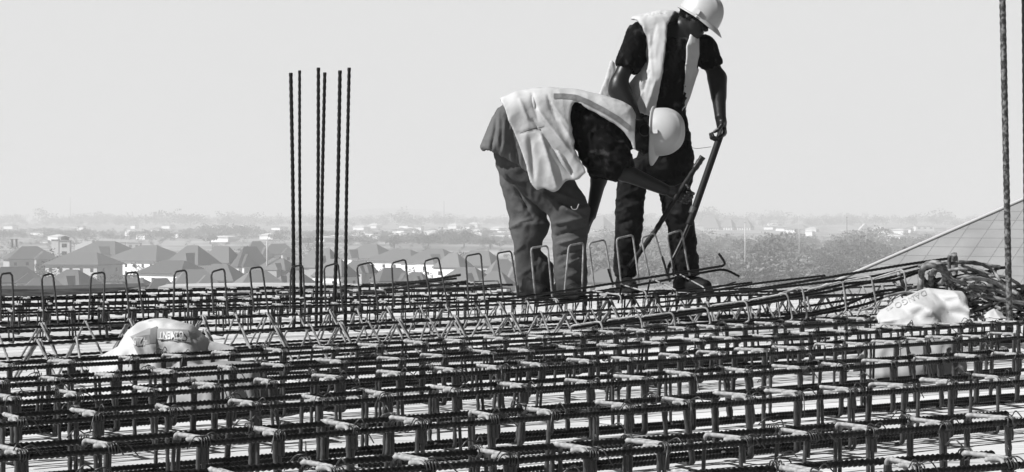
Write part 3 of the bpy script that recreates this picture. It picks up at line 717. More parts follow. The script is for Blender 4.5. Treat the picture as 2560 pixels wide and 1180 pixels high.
e, W, Hh, d = block('tower_block', 147, 174, 603, 830., 'white tower block carrying a dark water tank', v=.6, wins=1)
tk = MB(); n = 14; r_ = W * .38
V = [(r_ * math.cos(2 * math.pi * k / n), r_ * math.sin(2 * math.pi * k / n), z) for z in (Hh + .5, Hh + 1.9) for k in range(n)] + [(0, 0, Hh + 2.4)]
tk.add(V, [(k, (k + 1) % n, n + (k + 1) % n, n + k) for k in range(n)] + [(n + k, n + (k + 1) % n, 2 * n) for k in range(n)])
V2 = tk.build('water_tank', M['pane'], None); V2.location = e.location; tag(V2, 'dark round water tank on top of the white tower block', 'water tank')
# bright end gable
d = 900.; g = g_z(d); pts = [(188, 612), (230, 601), (230, 640), (188, 640)]
V = [tuple(P(x, y, d)) for x, y in pts] + [tuple(P(x, y, d) + Vector((0, 7, 0))) for x, y in pts]
for k in (2, 3, 6, 7): V[k] = (V[k][0], V[k][1], g)
tag(MB().add(V, [(0, 1, 2, 3), (7, 6, 5, 4), (0, 4, 5, 1), (1, 5, 6, 2), (3, 7, 4, 0), (2, 6, 7, 3)]).build('building', mat('bright_wall', .62, .8)), 'bright white sloping-topped wall between the tower and the peaked roof', 'building')
block('building', 293, 312, 607, 1150., 'pale flat-roofed block with one dark opening, left of pair', v=.5, wins=2)
block('building', 318, 350, 608, 1150., 'pale flat-roofed block with dark openings, right of pair', v=.4, wins=2)
block('building', 2290, 2335, 566, 2100., 'pale three-storey block left of the tiled roof ridge', v=.6, wins=3)
block('building', 2336, 2366, 570, 2150., 'grey block beside the pale three-storey block', v=.25, wins=0)
block('building', 2226, 2252, 574, 2150., 'small pale upper storey house right of the tall gabled shed', v=.55, wins=3)
block('building', 2212, 2262, 584, 2050., 'low white building below the small upper storey', v=.5, wins=4)
block('building', 1040, 1075, 577, 1900., 'long low white shed on the far side of the trees', v=.6, depth=.3)
block('building', 1585, 1612, 556, 2000., 'white walled building between the standing worker\'s legs, left', v=.5, wins=3)
block('building', 1735, 1760, 565, 1950., 'white low hall right of the standing worker\'s knee', v=.6)
# tall gabled shed (2148-2180, y 559-597)
d = 1700.; g = g_z(d); pts = [(2148, 596), (2148, 575), (2163, 559), (2180, 574), (2180, 596)]
V = [tuple(P(x, y, d)) for x, y in pts] + [tuple(P(x, y, d) + Vector((0, 9, 0))) for x, y in pts]
for k in (0, 4, 5, 9): V[k] = (V[k][0], V[k][1], g)
tag(MB().add(V, [(0, 1, 2, 3, 4), (9, 8, 7, 6, 5), (0, 5, 6, 1), (1, 6, 7, 2), (2, 7, 8, 3), (3, 8, 9, 4)]).build('shed', mat('sheet_wall', .42, .8)), 'tall narrow pale shed with a pointed gable', 'shed')

# ---------------------------------------------------------------- poles and masts
M['pole'] = mat('pale_pole', .4, .6)
M['mast'] = mat('mast_steel', .12, .6)
def pole(px, top, base, label, r=.14, d=None, m='pole', arm=False, cat='pole'):
    q = ground_at(px, base) if d is None else Vector((P(px, base, d).x, d, g_z(d)))
    tz = P(px, top, q.y).z
    e = empty('utility_pole' if cat == 'pole' else 'radio_mast', q); tag(e, label, cat)
    H_ = tz - q.z; mb = MB(); add_tube(mb, [(0, 0, 0), (0, 0, H_ * .5), (0, 0, H_)], [r, r * .8, r * .55], seg=8); mb.build('pole' if cat == 'pole' else 'mast', M[m], e, True)
    MB().box((0, 0, H_ - .5), (r * 4 if arm else r * 1.4, r * .5, r * .5)).build('crossarm' if arm else 'cap', M[m], e)
    return e
pole(668, 596, 716, 'pale lamp pole rising among the roofs left of the tall bars', r=.3, d=560.)
pole(1863, 552, 700, 'pale pole standing in the scrub right of the standing worker', r=.28, d=620.)
pole(1998, 539, 672, 'thin grey pole in the scrub, between two others', r=.22, d=780., m='pole')
pole(2117, 541, 640, 'thin dark pole rising left of the tall gabled shed', r=.3, d=1050., m='mast')
pole(2165, 575, 636, 'short pole in front of the tall gabled shed', r=.2, d=1050.)
pole(1110, 503, 580, 'hair-thin radio mast on the skyline, middle of the picture', r=.5, d=2600., m='mast', cat='mast')
pole(176, 494, 580, 'radio mast fading into the haze at far left', r=1.3, d=4200., m='mast', cat='mast')
pole(1755, 520, 560, 'faint mast on the skyline beside the lever', r=.5, d=3300., m='mast', cat='mast')
pole(1943, 596, 640, 'low pole among the bushes by the pale pole', r=.15, d=1000.)
for i, (x) in enumerate((30, 41)):
    q = P(x, 612, 738.); e = empty('chimney_pipe', q); tag(e, ['left', 'right'][i] + ' one of two dark pipes on the far left roof', 'pipe')
    mb = MB(); add_tube(mb, [(0, 0, -1.0), (0, 0, 2.0)], .45, seg=8); mb.build('pipe', M['mast'], e); MB().box((0, 0, 2.1), (.6, .6, .12)).build('cap', M['mast'], e)
# wall panel frame by the lamp pole, power line
M['leaf'] = [mat('foliage', .035, 1, v2=.08, vscale=.15, spec=.1), mat('dry_foliage', .09, 1, v2=.17, vscale=.2, spec=.1), mat('dark_foliage', .018, 1, v2=.04, vscale=.2, spec=.1)]
M['trunk'] = mat('tree_bark', .08, 1)
def crown_arr(seed, w_, h_, n=200, leaf=.5, open_=.3, tall=False):
    r = np.random.RandomState(seed)
    nc = 7 if not tall else 5
    cs = r.normal(0, .30, (nc, 3)) * [1, 1, .55]; cs[:, 2] = np.clip(cs[:, 2] + .5, .15, .9)
    V = []; Fc = []
    for k in range(n):
        c = cs[r.randint(nc)]; v = r.normal(0, 1, 3); v /= np.linalg.norm(v); rad = .27 * r.uniform(.6, 1.12)
        p = c + v * rad * [1, 1, .75]
        if tall: p[:2] *= .8
        p = p * [w_ / 1.15, w_ / 1.15, h_]; p[2] = max(p[2], 0)
        a = r.normal(0, 1, 3); a /= np.linalg.norm(a); b = np.cross(a, r.normal(0, 1, 3)); b /= np.linalg.norm(b) + 1e-9
        s = leaf * r.uniform(.6, 1.5); i = len(V)
        V += [p - a * s, p + b * s * .6, p + a * s, p - b * s * .6]; Fc.append((i, i + 1, i + 2, i + 3))
    return np.array(V), Fc
_crown = {}
def tree(px, base, hpx, wpx, label, seed=0, mi=0, d=None, group='trees on the plain', n=260):
    q = ground_at(px, base) if d is None else Vector((P(px, base, d).x, d, g_z(d)))
    H_ = hpx / F_PX * q.y; W = wpx / F_PX * q.y
    e = empty('tree', q); tag(e, label, 'tree', group)
    V, Fc = crown_arr(seed, W, H_ * .8, n=n, leaf=max(.28, W * .065)); V[:, 2] += H_ * .18
    link('crown', mesh('crown', V, Fc, False), M['leaf'][mi], e)
    mb = MB(); add_tube(mb, [(0, 0, -.3), (W * .02, 0, H_ * .3), (-W * .03, 0, H_ * .65)], [W * .04 + .1, W * .03 + .08, .05], seg=6)
    add_tube(mb, [(W * .02, 0, H_ * .25), (W * .2, 0, H_ * .55)], [W * .02 + .06, .04], seg=5); add_tube(mb, [(0, 0, H_ * .3), (-W * .2, W * .1, H_ * .6)], [W * .02 + .06, .04], seg=5)
    mb.build('trunk', M['trunk'], e, True)
    return e
TR = [(1838, 640, 44, 60, 2, 'dark round tree standing out above the scrub right of the workers'), (1800, 668, 36, 56, 0, 'bushy tree low beside the hooked bar ends'), (1905, 690, 44, 60, 0, 'leafy tree right of the pale pole'), (1960, 676, 42, 60, 2, 'bushy tree between the pale pole and the thin grey pole'),
      (2050, 668, 44, 70, 0, 'broad bush right of the thin grey pole'), (2110, 676, 40, 60, 0, 'bush just left of the tiled roof, lower'), (2180, 648, 40, 60, 1, 'bush just left of the tiled roof, upper'), (1890, 650, 34, 48, 1, 'dry tree behind the pale pole'),
      (2010, 640, 34, 50, 1, 'dry tree behind the thin grey pole'), (2090, 634, 30, 50, 0, 'small tree under the tall gabled shed'), (1500, 660, 44, 50, 0, 'tree seen between the two workers, left'), (1530, 628, 40, 44, 1, 'tree seen between the two workers, upper'), (1640, 655, 40, 60, 1, 'tree seen between the standing worker\'s shins'),
      (1160, 622, 40, 40, 2, 'dark tree over the three white houses, right'), (1070, 622, 36, 50, 0, 'tree over the three white houses, middle'), (985, 625, 34, 44, 0, 'tree over the three white houses, left'), (1225, 625, 34, 60, 0, 'tree left of the bending worker\'s knee'), (1010, 616, 30, 40, 1, 'dry tree behind the three white houses'),
      (1120, 610, 34, 30, 2, 'slim dark tree behind the three white houses'), (770, 622, 34, 50, 0, 'tree seen between the tall column bars'), (525, 612, 24, 40, 0, 'tree behind the tall-roofed house'), (700, 600, 26, 50, 1, 'tree over the rounded roof'), (320, 672, 24, 34, 0, 'small tree before the broad white house, left'), (455, 690, 22, 36, 2, 'small tree before the broad white house, right'),
      (1770, 700, 40, 60, 1, 'dry bush behind the standing worker\'s boot'), (2150, 690, 36, 50, 2, 'dark bush at the foot of the tiled roof edge'), (1860, 708, 36, 60, 0, 'bush at the foot of the pale pole'), (2240, 625, 30, 50, 0, 'bush touching the tiled roof edge half way up'), (2000, 706, 36, 64, 2, 'dark bush low behind the pile of loose bars')]
for i, (x, b, h, w_, mi, lab) in enumerate(TR): tree(x, b, h, w_, lab, seed=i, mi=mi)
# slim skyline trees
rr = random.Random(3)
SKT = []
for i in range(34):
    x = rr.choice([rr.uniform(520, 740), rr.uniform(870, 1290), rr.uniform(0, 520), rr.uniform(1880, 2400)])
    SKT.append((tree(x, 562, rr.uniform(16, 30), rr.uniform(9, 24), 'x', seed=100 + i, mi=0, d=rr.uniform(2700, 3300), group='slender hazy trees on the skyline', n=90), x))
place_labels(SKT, 'slender hazy skyline tree')
# woods and scrub that read as one mass
def wood(name, specs, n, seed, m, lab=None):
    r = random.Random(seed); Vs = []; Fs = []; off = 0
    base = [crown_arr(900 + k, 1, 1, n=150, leaf=.055) for k in range(8)]
    for k in range(n):
        x0, x1, y0, y1, s0, s1 = r.choice(specs)
        x = r.uniform(x0, x1); y = r.uniform(y0, y1); q = ground_at(x, y)
        s = r.uniform(s0, s1) * (.55 + .9 * abs(MN.noise(Vector((q.x * 25 / q.y, q.y * .002, seed)))) * 2); V, Fc = base[k % 8]; a = r.uniform(0, 6.28); ca, sa = math.cos(a), math.sin(a)
        W = V * [s * 1.25, s * 1.25, s * r.uniform(.7, 1.1)]; W = np.stack([W[:, 0] * ca - W[:, 1] * sa + q.x, W[:, 0] * sa + W[:, 1] * ca + q.y, W[:, 2] + q.z - .3], 1)
        Vs.append(W); Fs.append(np.array(Fc) + off); off += len(W)
    o = link(name, mesh(name, np.concatenate(Vs), np.concatenate(Fs), False), m); tag(o, kind='stuff')
wood('scrub', [(1440, 2350, 610, 720, 5, 10), (1440, 2350, 608, 650, 4, 8), (1440, 2350, 590, 606, 2.5, 4), (1700, 2300, 640, 720, 4, 8)], 900, 1, M['leaf'][1])
wood('scrub', [(1440, 2350, 610, 720, 4, 9)], 600, 5, M['leaf'][0])
wood('scrub', [(1440, 2350, 612, 730, 3, 8)], 200, 6, M['leaf'][2])
wood('wood', [(-60, 2500, 556, 568, 9, 17), (860, 1300, 592, 618, 5, 8), (-60, 860, 585, 600, 6, 9)], 1300, 2, M['leaf'][0])
wood('wood', [(-60, 2500, 553, 562, 12, 22)], 700, 3, M['leaf'][0])
wood('garden_bushes', [(-60, 1300, 600, 720, 2.5, 6)], 420, 4, M['leaf'][0])
# a scatter of hazy white house fronts among the woods is built as far houses
for i in range(80):
    x = rr.choice([rr.uniform(870, 1290), rr.uniform(870, 1290), rr.uniform(0, 860), rr.uniform(1900, 2300)]); y = rr.uniform(560, 594)
    d = g_d(y + 5) * .9; w_ = rr.uniform(14, 34) * (1 + (y - 560) / 40)
    q = hip_house(x, y - rr.uniform(3, 5), y, w_, M['roofs'][4] if i % 3 else M['pale_roof'], M['bright'], rr.uniform(-.9, -.3), 'small pale house far off in the haze among the trees', d=d, extras=False)
    q['group'] = 'far hazy houses'; FAR.append((q, x))
place_labels(FAR, 'small hazy far house')

# ---------------------------------------------------------------- the big tiled roof at the right, on a neighbouring building
def tiled_roof():
    K = P(2040, 727, 42.0); e1 = Vector((.8, -.6, 0)); u = Vector((.6, .8, 0)); Lf, Dp, pitch = 40.0, 24.0, math.tan(math.radians(30.5))
    gz = g_z(300); e = empty('building', (K.x, K.y, gz)); tag(e, 'neighbouring building under a big pale tiled hip roof at the right', 'building')
    o = e.location; k = K - o; hh = Dp / 2 * pitch
    c = [k, k + e1 * Lf, k + e1 * Lf + u * Dp, k + u * Dp]
    r1 = k + e1 * Dp / 2 + u * Dp / 2 + Vector((0, 0, hh)); r2 = k + e1 * (Lf - Dp / 2) + u * Dp / 2 + Vector((0, 0, hh))
    mr = bpy.data.materials.new('pale_roof_tiles'); mr.use_nodes = True; nt_ = mr.node_tree; b_ = nt_.nodes['Principled BSDF']; b_.inputs['Roughness'].default_value = .7
    tcn = nt_.nodes.new('ShaderNodeUVMap')
    br_ = nt_.nodes.new('ShaderNodeTexBrick'); br_.offset = 0; br_.inputs['Scale'].default_value = 1; br_.inputs['Brick Width'].default_value = .5; br_.inputs['Row Height'].default_value = .38; br_.inputs['Mortar Size'].default_value = .009; br_.inputs['Mortar Smooth'].default_value = .4
    br_.inputs['Color1'].default_value = (.19, .19, .19, 1); br_.inputs['Color2'].default_value = (.205, .205, .205, 1); br_.inputs['Mortar'].default_value = (.178, .178, .178, 1)
    nz = nt_.nodes.new('ShaderNodeTexNoise'); nz.inputs['Scale'].default_value = .9; nz.inputs['Detail'].default_value = 8
    nt_.links.new(tcn.outputs[0], nz.inputs['Vector'])
    mr_ = nt_.nodes.new('ShaderNodeMapRange'); mr_.inputs[1].default_value = .3; mr_.inputs[2].default_value = .7; mr_.inputs[3].default_value = .78; mr_.inputs[4].default_value = 1.1
    nt_.links.new(nz.outputs['Fac'], mr_.inputs[0])
    mu = nt_.nodes.new('ShaderNodeMix'); mu.data_type = 'RGBA'; mu.blend_type = 'MULTIPLY'; mu.inputs[0].default_value = 1
    nt_.links.new(tcn.outputs[0], br_.inputs['Vector']); nt_.links.new(br_.outputs[0], mu.inputs[6]); nt_.links.new(mr_.outputs[0], mu.inputs[7]); nt_.links.new(mu.outputs[2], b_.inputs['Base Color'])
    bp_ = nt_.nodes.new('ShaderNodeBump'); bp_.inputs['Distance'].default_value = .03; bp_.invert = True
    nt_.links.new(br_.outputs['Fac'], bp_.inputs['Height']); nt_.links.new(bp_.outputs[0], b_.inputs['Normal'])
    V = [tuple(q) for q in c + [r1, r2]]
    me = mesh('roof', V, [(0, 1, 5, 4), (3, 0, 4), (1, 2, 5), (2, 3, 4, 5)], False)
    uv = me.uv_layers.new(name='uv')
    for p in me.polygons:
        ax = e1 if p.index in (0, 3) else u
        for li in p.loop_indices:
            v = Vector(V[me.loops[li].vertex_index]) - k
            uv.data[li].uv = (v.dot(ax), v.z / math.sin(math.atan(pitch)))
    link('roof', me, mr, e)
    for a, b in ((c[0], r1), (c[1], r2), (c[2], r2), (c[3], r1), (r1, r2)):
        mb = MB(); add_tube(mb, [a + Vector((0, 0, .03)), (a + b) / 2 + Vector((0, 0, .03)), b + Vector((0, 0, .02))], .035, seg=8); mb.build('ridge_cap', M['ridge'], e)
    R_ = [[e1.x, u.x, 0], [e1.y, u.y, 0], [0, 0, 1]]
    m_ = k + e1 * Lf / 2 + u * Dp / 2; zt = k.z - .1
    MB().box((m_.x, m_.y, zt / 2), (Lf / 2 - .8, Dp / 2 - .8, zt / 2), R_).build('wall', M['wall'][1], e)
    for i in range(8):
        for lv in range(3):
            q = k + e1 * (3 + i * 4.8) + u * .78; MB().box((q.x, q.y, zt - 1.8 - lv * 3.3), (.7, .05, .75), R_).build('window', M['pane'], e)
M['ridge'] = mat('ridge_tiles', .4, .7)
tiled_roof()
# ================================================================ THE TWO WORKERS
def smin(a, b, k):
    h = np.clip(.5 + .5 * (b - a) / k, 0, 1); return b + (a - b) * h - k * h * (1 - h)
def sd_cap(p, a, b, ra, rb, ys=1.0):
    a = np.array(a, float); b = np.array(b, float); q = p - a; ab = b - a
    sc = np.array([1, 1 / ys, 1]); q = q * sc; ab = ab * sc
    h = np.clip((q @ ab) / (ab @ ab), 0, 1)
    return np.linalg.norm(q - h[..., None] * ab, axis=-1) - (ra + (rb - ra) * h)
def sd_ell(p, c, r, R=None):
    q = p - np.array(c, float)
    if R is not None: q = q @ np.array(R, float).T
    r = np.array(r, float); k0 = np.linalg.norm(q / r, axis=-1); k1 = np.linalg.norm(q / (r * r), axis=-1)
    return k0 * (k0 - 1) / (k1 + 1e-9)
def sd_poly(u, v, poly):
    poly = np.array(poly, float); d = np.full(u.shape, 1e18); s = np.ones(u.shape)
    n = len(poly)
    for i in range(n):
        ax, ay = poly[i]; bx, by = poly[i - 1]
        ex, ey = bx - ax, by - ay; wx, wy = u - ax, v - ay
        t = np.clip((wx * ex + wy * ey) / (ex * ex + ey * ey + 1e-12), 0, 1)
        d = np.minimum(d, (wx - ex * t) ** 2 + (wy - ey * t) ** 2)
        c1 = v >= ay; c2 = v < by; c3 = ex * wy > ey * wx
        s = np.where((c1 & c2 & c3) | (~c1 & ~c2 & ~c3), -s, s)
    return s * np.sqrt(d)
def surface_nets(f, lo, hi, h):
    lo = np.array(lo, float); n = np.ceil((np.array(hi) - lo) / h).astype(int) + 1
    ax = [lo[k] + h * np.arange(n[k]) for k in range(3)]
    G = np.stack(np.meshgrid(*ax, indexing='ij'), -1); Fv = f(G)
    s = Fv < 0
    c = np.zeros(tuple(n - 1), int)
    acc = np.zeros(tuple(n - 1) + (3,)); cnt = np.zeros(tuple(n - 1))
    corners = [(i, j, k) for i in (0, 1) for j in (0, 1) for k in (0, 1)]
    sl = lambda o: tuple(slice(o[k], n[k] - 1 + o[k]) for k in range(3))
    for a in corners:
        for k in range(3):
            if a[k]: continue
            b = list(a); b[k] = 1; b = tuple(b)
            fa, fb = Fv[sl(a)], Fv[sl(b)]; cr = (fa < 0) != (fb < 0)
            t = np.where(cr, fa / (fa - fb + 1e-20), 0)
            pt = np.zeros(acc.shape) + np.array(a, float); pt[..., k] += t
            acc += np.where(cr[..., None], pt, 0); cnt += cr
    m = cnt > 0
    idx = -np.ones(tuple(n - 1), int); idx[m] = np.arange(m.sum())
    base = np.stack(np.meshgrid(*[np.arange(n[k] - 1) for k in range(3)], indexing='ij'), -1)[m]
    V = lo + h * (base + acc[m] / cnt[m][:, None])
    Q = []
    for k in range(3):
        u, v = [(1, 2), (2, 0), (0, 1)][k]
        o = [0, 0, 0]; o[k] = 1
        A = s[tuple(slice(0, n[q] - 1) if q == k else slice(1, n[q] - 1) for q in range(3))]
        B = s[tuple(slice(1, n[q]) if q == k else slice(1, n[q] - 1) for q in range(3))]
        e = np.argwhere(A != B); 
        if len(e) == 0: continue
        e = e + np.array([0 if q == k else 1 for q in range(3)])
        def I(du, dv):
            x = e.copy(); x[:, u] -= du; x[:, v] -= dv; return idx[x[:, 0], x[:, 1], x[:, 2]]
        q = np.stack([I(1, 1), I(0, 1), I(0, 0), I(1, 0)], 1)
        flip = s[e[:, 0], e[:, 1], e[:, 2]]
        q[~flip] = q[~flip][:, ::-1]
        Q.append(q)
    return V, np.concatenate(Q)
def normals_of(V, Q):
    nrm = np.cross(V[Q[:, 2]] - V[Q[:, 0]], V[Q[:, 3]] - V[Q[:, 1]]); N_ = np.zeros_like(V)
    for k in range(4): np.add.at(N_, Q[:, k], nrm)
    return N_ / (np.linalg.norm(N_, axis=1)[:, None] + 1e-12)
def smooth_v(V, Q, it=2, lam=.5):
    for _ in range(it):
        A = np.zeros_like(V); c = np.zeros(len(V))
        for a, b in ((0, 1), (1, 2), (2, 3), (3, 0)):
            np.add.at(A, Q[:, a], V[Q[:, b]]); np.add.at(c, Q[:, a], 1); np.add.at(A, Q[:, b], V[Q[:, a]]); np.add.at(c, Q[:, b], 1)
        V = V + lam * (A / c[:, None] - V)
    return V
def fnoise(V, f, seed):
    return np.array([MN.noise(Vector((x * f[0] + seed, y * f[1] + seed * 2, z * f[2]))) for x, y, z in V])
def pix(V):
    """photo pixel of points (arrays)"""
    x, y, z = V[..., 0], V[..., 1], V[..., 2]
    fw = y * cp - z * sp; upc = y * sp + z * cp
    return CX + F_PX * x / fw, CY - F_PX * upc / fw
def cloth(name, f, lo, hi, h, m, parent, amp=.006, freq=(14, 14, 5), seed=0, folds=(), it=2, extra=None):
    V, Q = surface_nets(f, lo, hi, h); V = smooth_v(V, Q, it); Nn = normals_of(V, Q)
    n = fnoise(V, freq, seed); n2 = fnoise(V, tuple(2.3 * q for q in freq), seed + 9)
    disp = amp * (n * 1.2 + 1.1 * (1 - 2.4 * np.abs(n2)))
    if folds:
        u, v = pix(V)
        for (x0, y0, x1, y1, wd, a) in folds:
            ex, ey = x1 - x0, y1 - y0; t = np.clip(((u - x0) * ex + (v - y0) * ey) / (ex * ex + ey * ey), 0, 1)
            dd = np.hypot(u - x0 - ex * t, v - y0 - ey * t); disp += a * 1.15 * np.exp(-(dd / (.75 * wd * (.5 + .5 * np.sin(math.pi * np.clip(t, .05, .95))))) ** 1.35) * np.sin(math.pi * np.clip(t * .9 + .08, 0, 1)) ** .5
    V = V + Nn * disp[:, None]
    me = mesh(name, V, Q, True); me.materials.append(m)
    o = bpy.data.objects.new(name, me); C.objects.link(o)
    local(parent, o) if parent is not None else None
    return o, V, Q
class Fig:
    def __init__(s, D): s.D = D; s.k = D / F_PX
    def p(s, px, py, dy=0.0): return np.array(P(px, py, s.D + dy))
    def r(s, px): return px * s.k
def bounds(pts, pad):
    a = np.array(pts); return a.min(0) - pad, a.max(0) + pad
def loft(p, fig, tab, axis='z'):
    """stacked elliptical sections; rows: py, centre px, half width px, depth centre m, half depth m (axis z) / px, centre py, ... (axis x)"""
    tab = sorted(tab, key=lambda r: r[0]); T = np.array(tab, float)
    u, v = pix(p)
    s, w_ = (v, u) if axis == 'z' else (u, v)
    c = np.interp(s, T[:, 0], T[:, 1]); hw = np.interp(s, T[:, 0], T[:, 2]) * fig.k
    yc = np.interp(s, T[:, 0], T[:, 3]) + fig.D; hd = np.interp(s, T[:, 0], T[:, 4])
    dx = (w_ - c) * p[..., 1] / F_PX; dy = p[..., 1] - yc
    d = (np.sqrt((dx / hw) ** 2 + (dy / hd) ** 2) - 1) * np.minimum(hw, hd) * .95
    e = np.maximum(T[0, 0] - s, s - T[-1, 0]) * fig.k
    return np.where(e > 0, np.sqrt(np.maximum(d, 0) ** 2 + e ** 2) + np.minimum(np.maximum(d, e), 0) * 0, np.maximum(d, e))
def slab(p, fig, poly, yc, hd, r):
    u, v = pix(p); k = p[..., 1] / F_PX
    a = sd_poly(u, v, poly) * k + r; b = np.abs(p[..., 1] - fig.D - yc) - hd + r
    return np.sqrt(np.maximum(a, 0) ** 2 + np.maximum(b, 0) ** 2) + np.minimum(np.maximum(a, b), 0) - r
def head_sdf(p, R, c, neck=True):
    """R rows: right, forward, up (unit, world)"""
    q = (p - np.array(c)) @ np.array(R).T
    d = sd_ell(q, (0, -.012, .015), (.076, .096, .105))
    d = smin(d, sd_ell(q, (0, .035, -.055), (.058, .055, .062)), .03)                 # face
    d = smin(d, sd_ell(q, (0, .062, -.098), (.028, .026, .022)), .025)                # chin
    d = smin(d, sd_cap(q, (0, .083, .012), (0, .108, -.032), .009, .015), .012)       # nose
    d = smin(d, sd_ell(q, (0, .106, -.034), (.021, .012, .010)), .008)
    d = smin(d, sd_ell(q, (0, .092, -.060), (.027, .013, .009)), .008)                # lips
    d = smin(d, sd_ell(q, (0, .089, -.074), (.023, .012, .008)), .008)
    for s in (-1, 1):
        d = smin(d, sd_cap(q, (s * .012, .086, .030), (s * .048, .070, .030), .010, .009), .014)   # brow
        d = np.maximum(d, -(sd_ell(q, (s * .031, .098, .010), (.017, .014, .012)) - .0) ) if False else d
        d = smin(d, sd_ell(q, (s * .030, .072, .010), (.014, .013, .011)), .006)      # eye
        d = smin(d, sd_ell(q, (s * .052, .052, -.018), (.018, .022, .016)), .02)      # cheek
        ear = np.maximum(sd_ell(q, (s * .079, -.006, -.008), (.011, .020, .032)), -sd_ell(q, (s * .090, .0, -.008), (.008, .011, .020)))
        d = smin(d, ear, .006)
    return d
def frame(fwd, up):
    f_ = Vector(fwd).normalized(); u_ = Vector(up); u_ = (u_ - f_ * u_.dot(f_)).normalized(); r_ = f_.cross(u_)
    return [tuple(r_), tuple(f_), tuple(u_)]
def hand(pb, palm_c, along, across, back, fist=True, s=1.0):
    """five-fingered hand: palm centre, direction wrist->knuckles, direction little->index, back-of-hand normal; fingers curl to -back"""
    A, X, B = [np.array(Vector(v).normalized()) for v in (along, across, back)]
    c = np.array(palm_c); caps = [(c - A * .035 * s, c + A * .028 * s, .024 * s, .026 * s)]
    for o in (-.026, -.009, .009, .026): caps.append((c - A * .03 * s + X * o * .7 * s, c + A * .04 * s + X * o * s, .013 * s, .012 * s))
    L = {-.030: (.030, .022, .018), -.010: (.040, .027, .021), .010: (.044, .030, .022), .030: (.040, .026, .021)}
    b1, b2, b3 = (1.0, 2.1, 3.0) if fist else (.35, .8, 1.1)
    fingers = []
    for o, (l1, l2, l3) in L.items():
        q = c + A * .045 * s + X * o * .95 * s; r_ = .0092 * s if o > -.02 else .0078 * s
        for l, b in ((l1, b1), (l2, b2), (l3, b3)):
            d_ = A * math.cos(b) - B * math.sin(b); q2 = q + d_ * l * s; fingers.append((q, q2, r_, r_ * .92)); q = q2; r_ *= .92
    q = c - A * .018 * s + X * .030 * s; r_ = .0125 * s                               # thumb, from the side of the palm near its base
    for l, dv in ((.036, X * .8 + A * .6 - B * .35), (.030, A * .85 - B * .75 + X * .05), (.024, A * .45 - B * 1.0 - X * .35)):
        dv = dv / np.linalg.norm(dv); q2 = q + dv * l * s; fingers.append((q, q2, r_, r_ * .88)); q = q2; r_ *= .88
    d = None
    for a, b, ra, rb in caps:
        e = sd_cap(pb, a, b, ra, rb); d = e if d is None else smin(d, e, .010)
    for a, b, ra, rb in fingers: d = smin(d, sd_cap(pb, a, b, ra, rb), .0035)
    return d
M['skin'] = mat('dark_skin', .008, .42, 0, var=.15, vscale=20, bump=.0006, bscale=150, spec=.3)
M['shirt'] = mat('black_patterned_shirt', .002, .8, 0, v2=.035, vscale=22, sharp=(.57, .75), bump=.004, bscale=24, spec=.06)
M['tee'] = mat('black_undershirt', .003, .9, 0, bump=.003, bscale=20, spec=.03)
M['vest'] = mat('pale_safety_vest', .36, .7, 0, var=.10, vscale=7, bump=.006, bscale=14)
M['vest_grey'] = mat('reflective_tape', .14, .4, 0, var=.25, vscale=40)
M['jeans'] = mat('worn_grey_trousers', .032, .95, 0, v2=.085, vscale=3.5, sharp=(.35, .7), bump=.008, bscale=16, spec=.1)
M['work_trousers'] = mat('black_work_trousers', .005, .85, 0, v2=.022, vscale=7, sharp=(.45, .75), bump=.008, bscale=15, spec=.08)
M['grey_shirt'] = mat('grey_shirt_tail', .07, .9, 0, var=.3, vscale=6, bump=.006, bscale=14)
M['helmet'] = mat('white_helmet_plastic', .36, .4, 0, var=.06, vscale=6)
M['boot'] = mat('dark_boot_leather', .004, .7, 0, spec=.15, bump=.002, bscale=60)

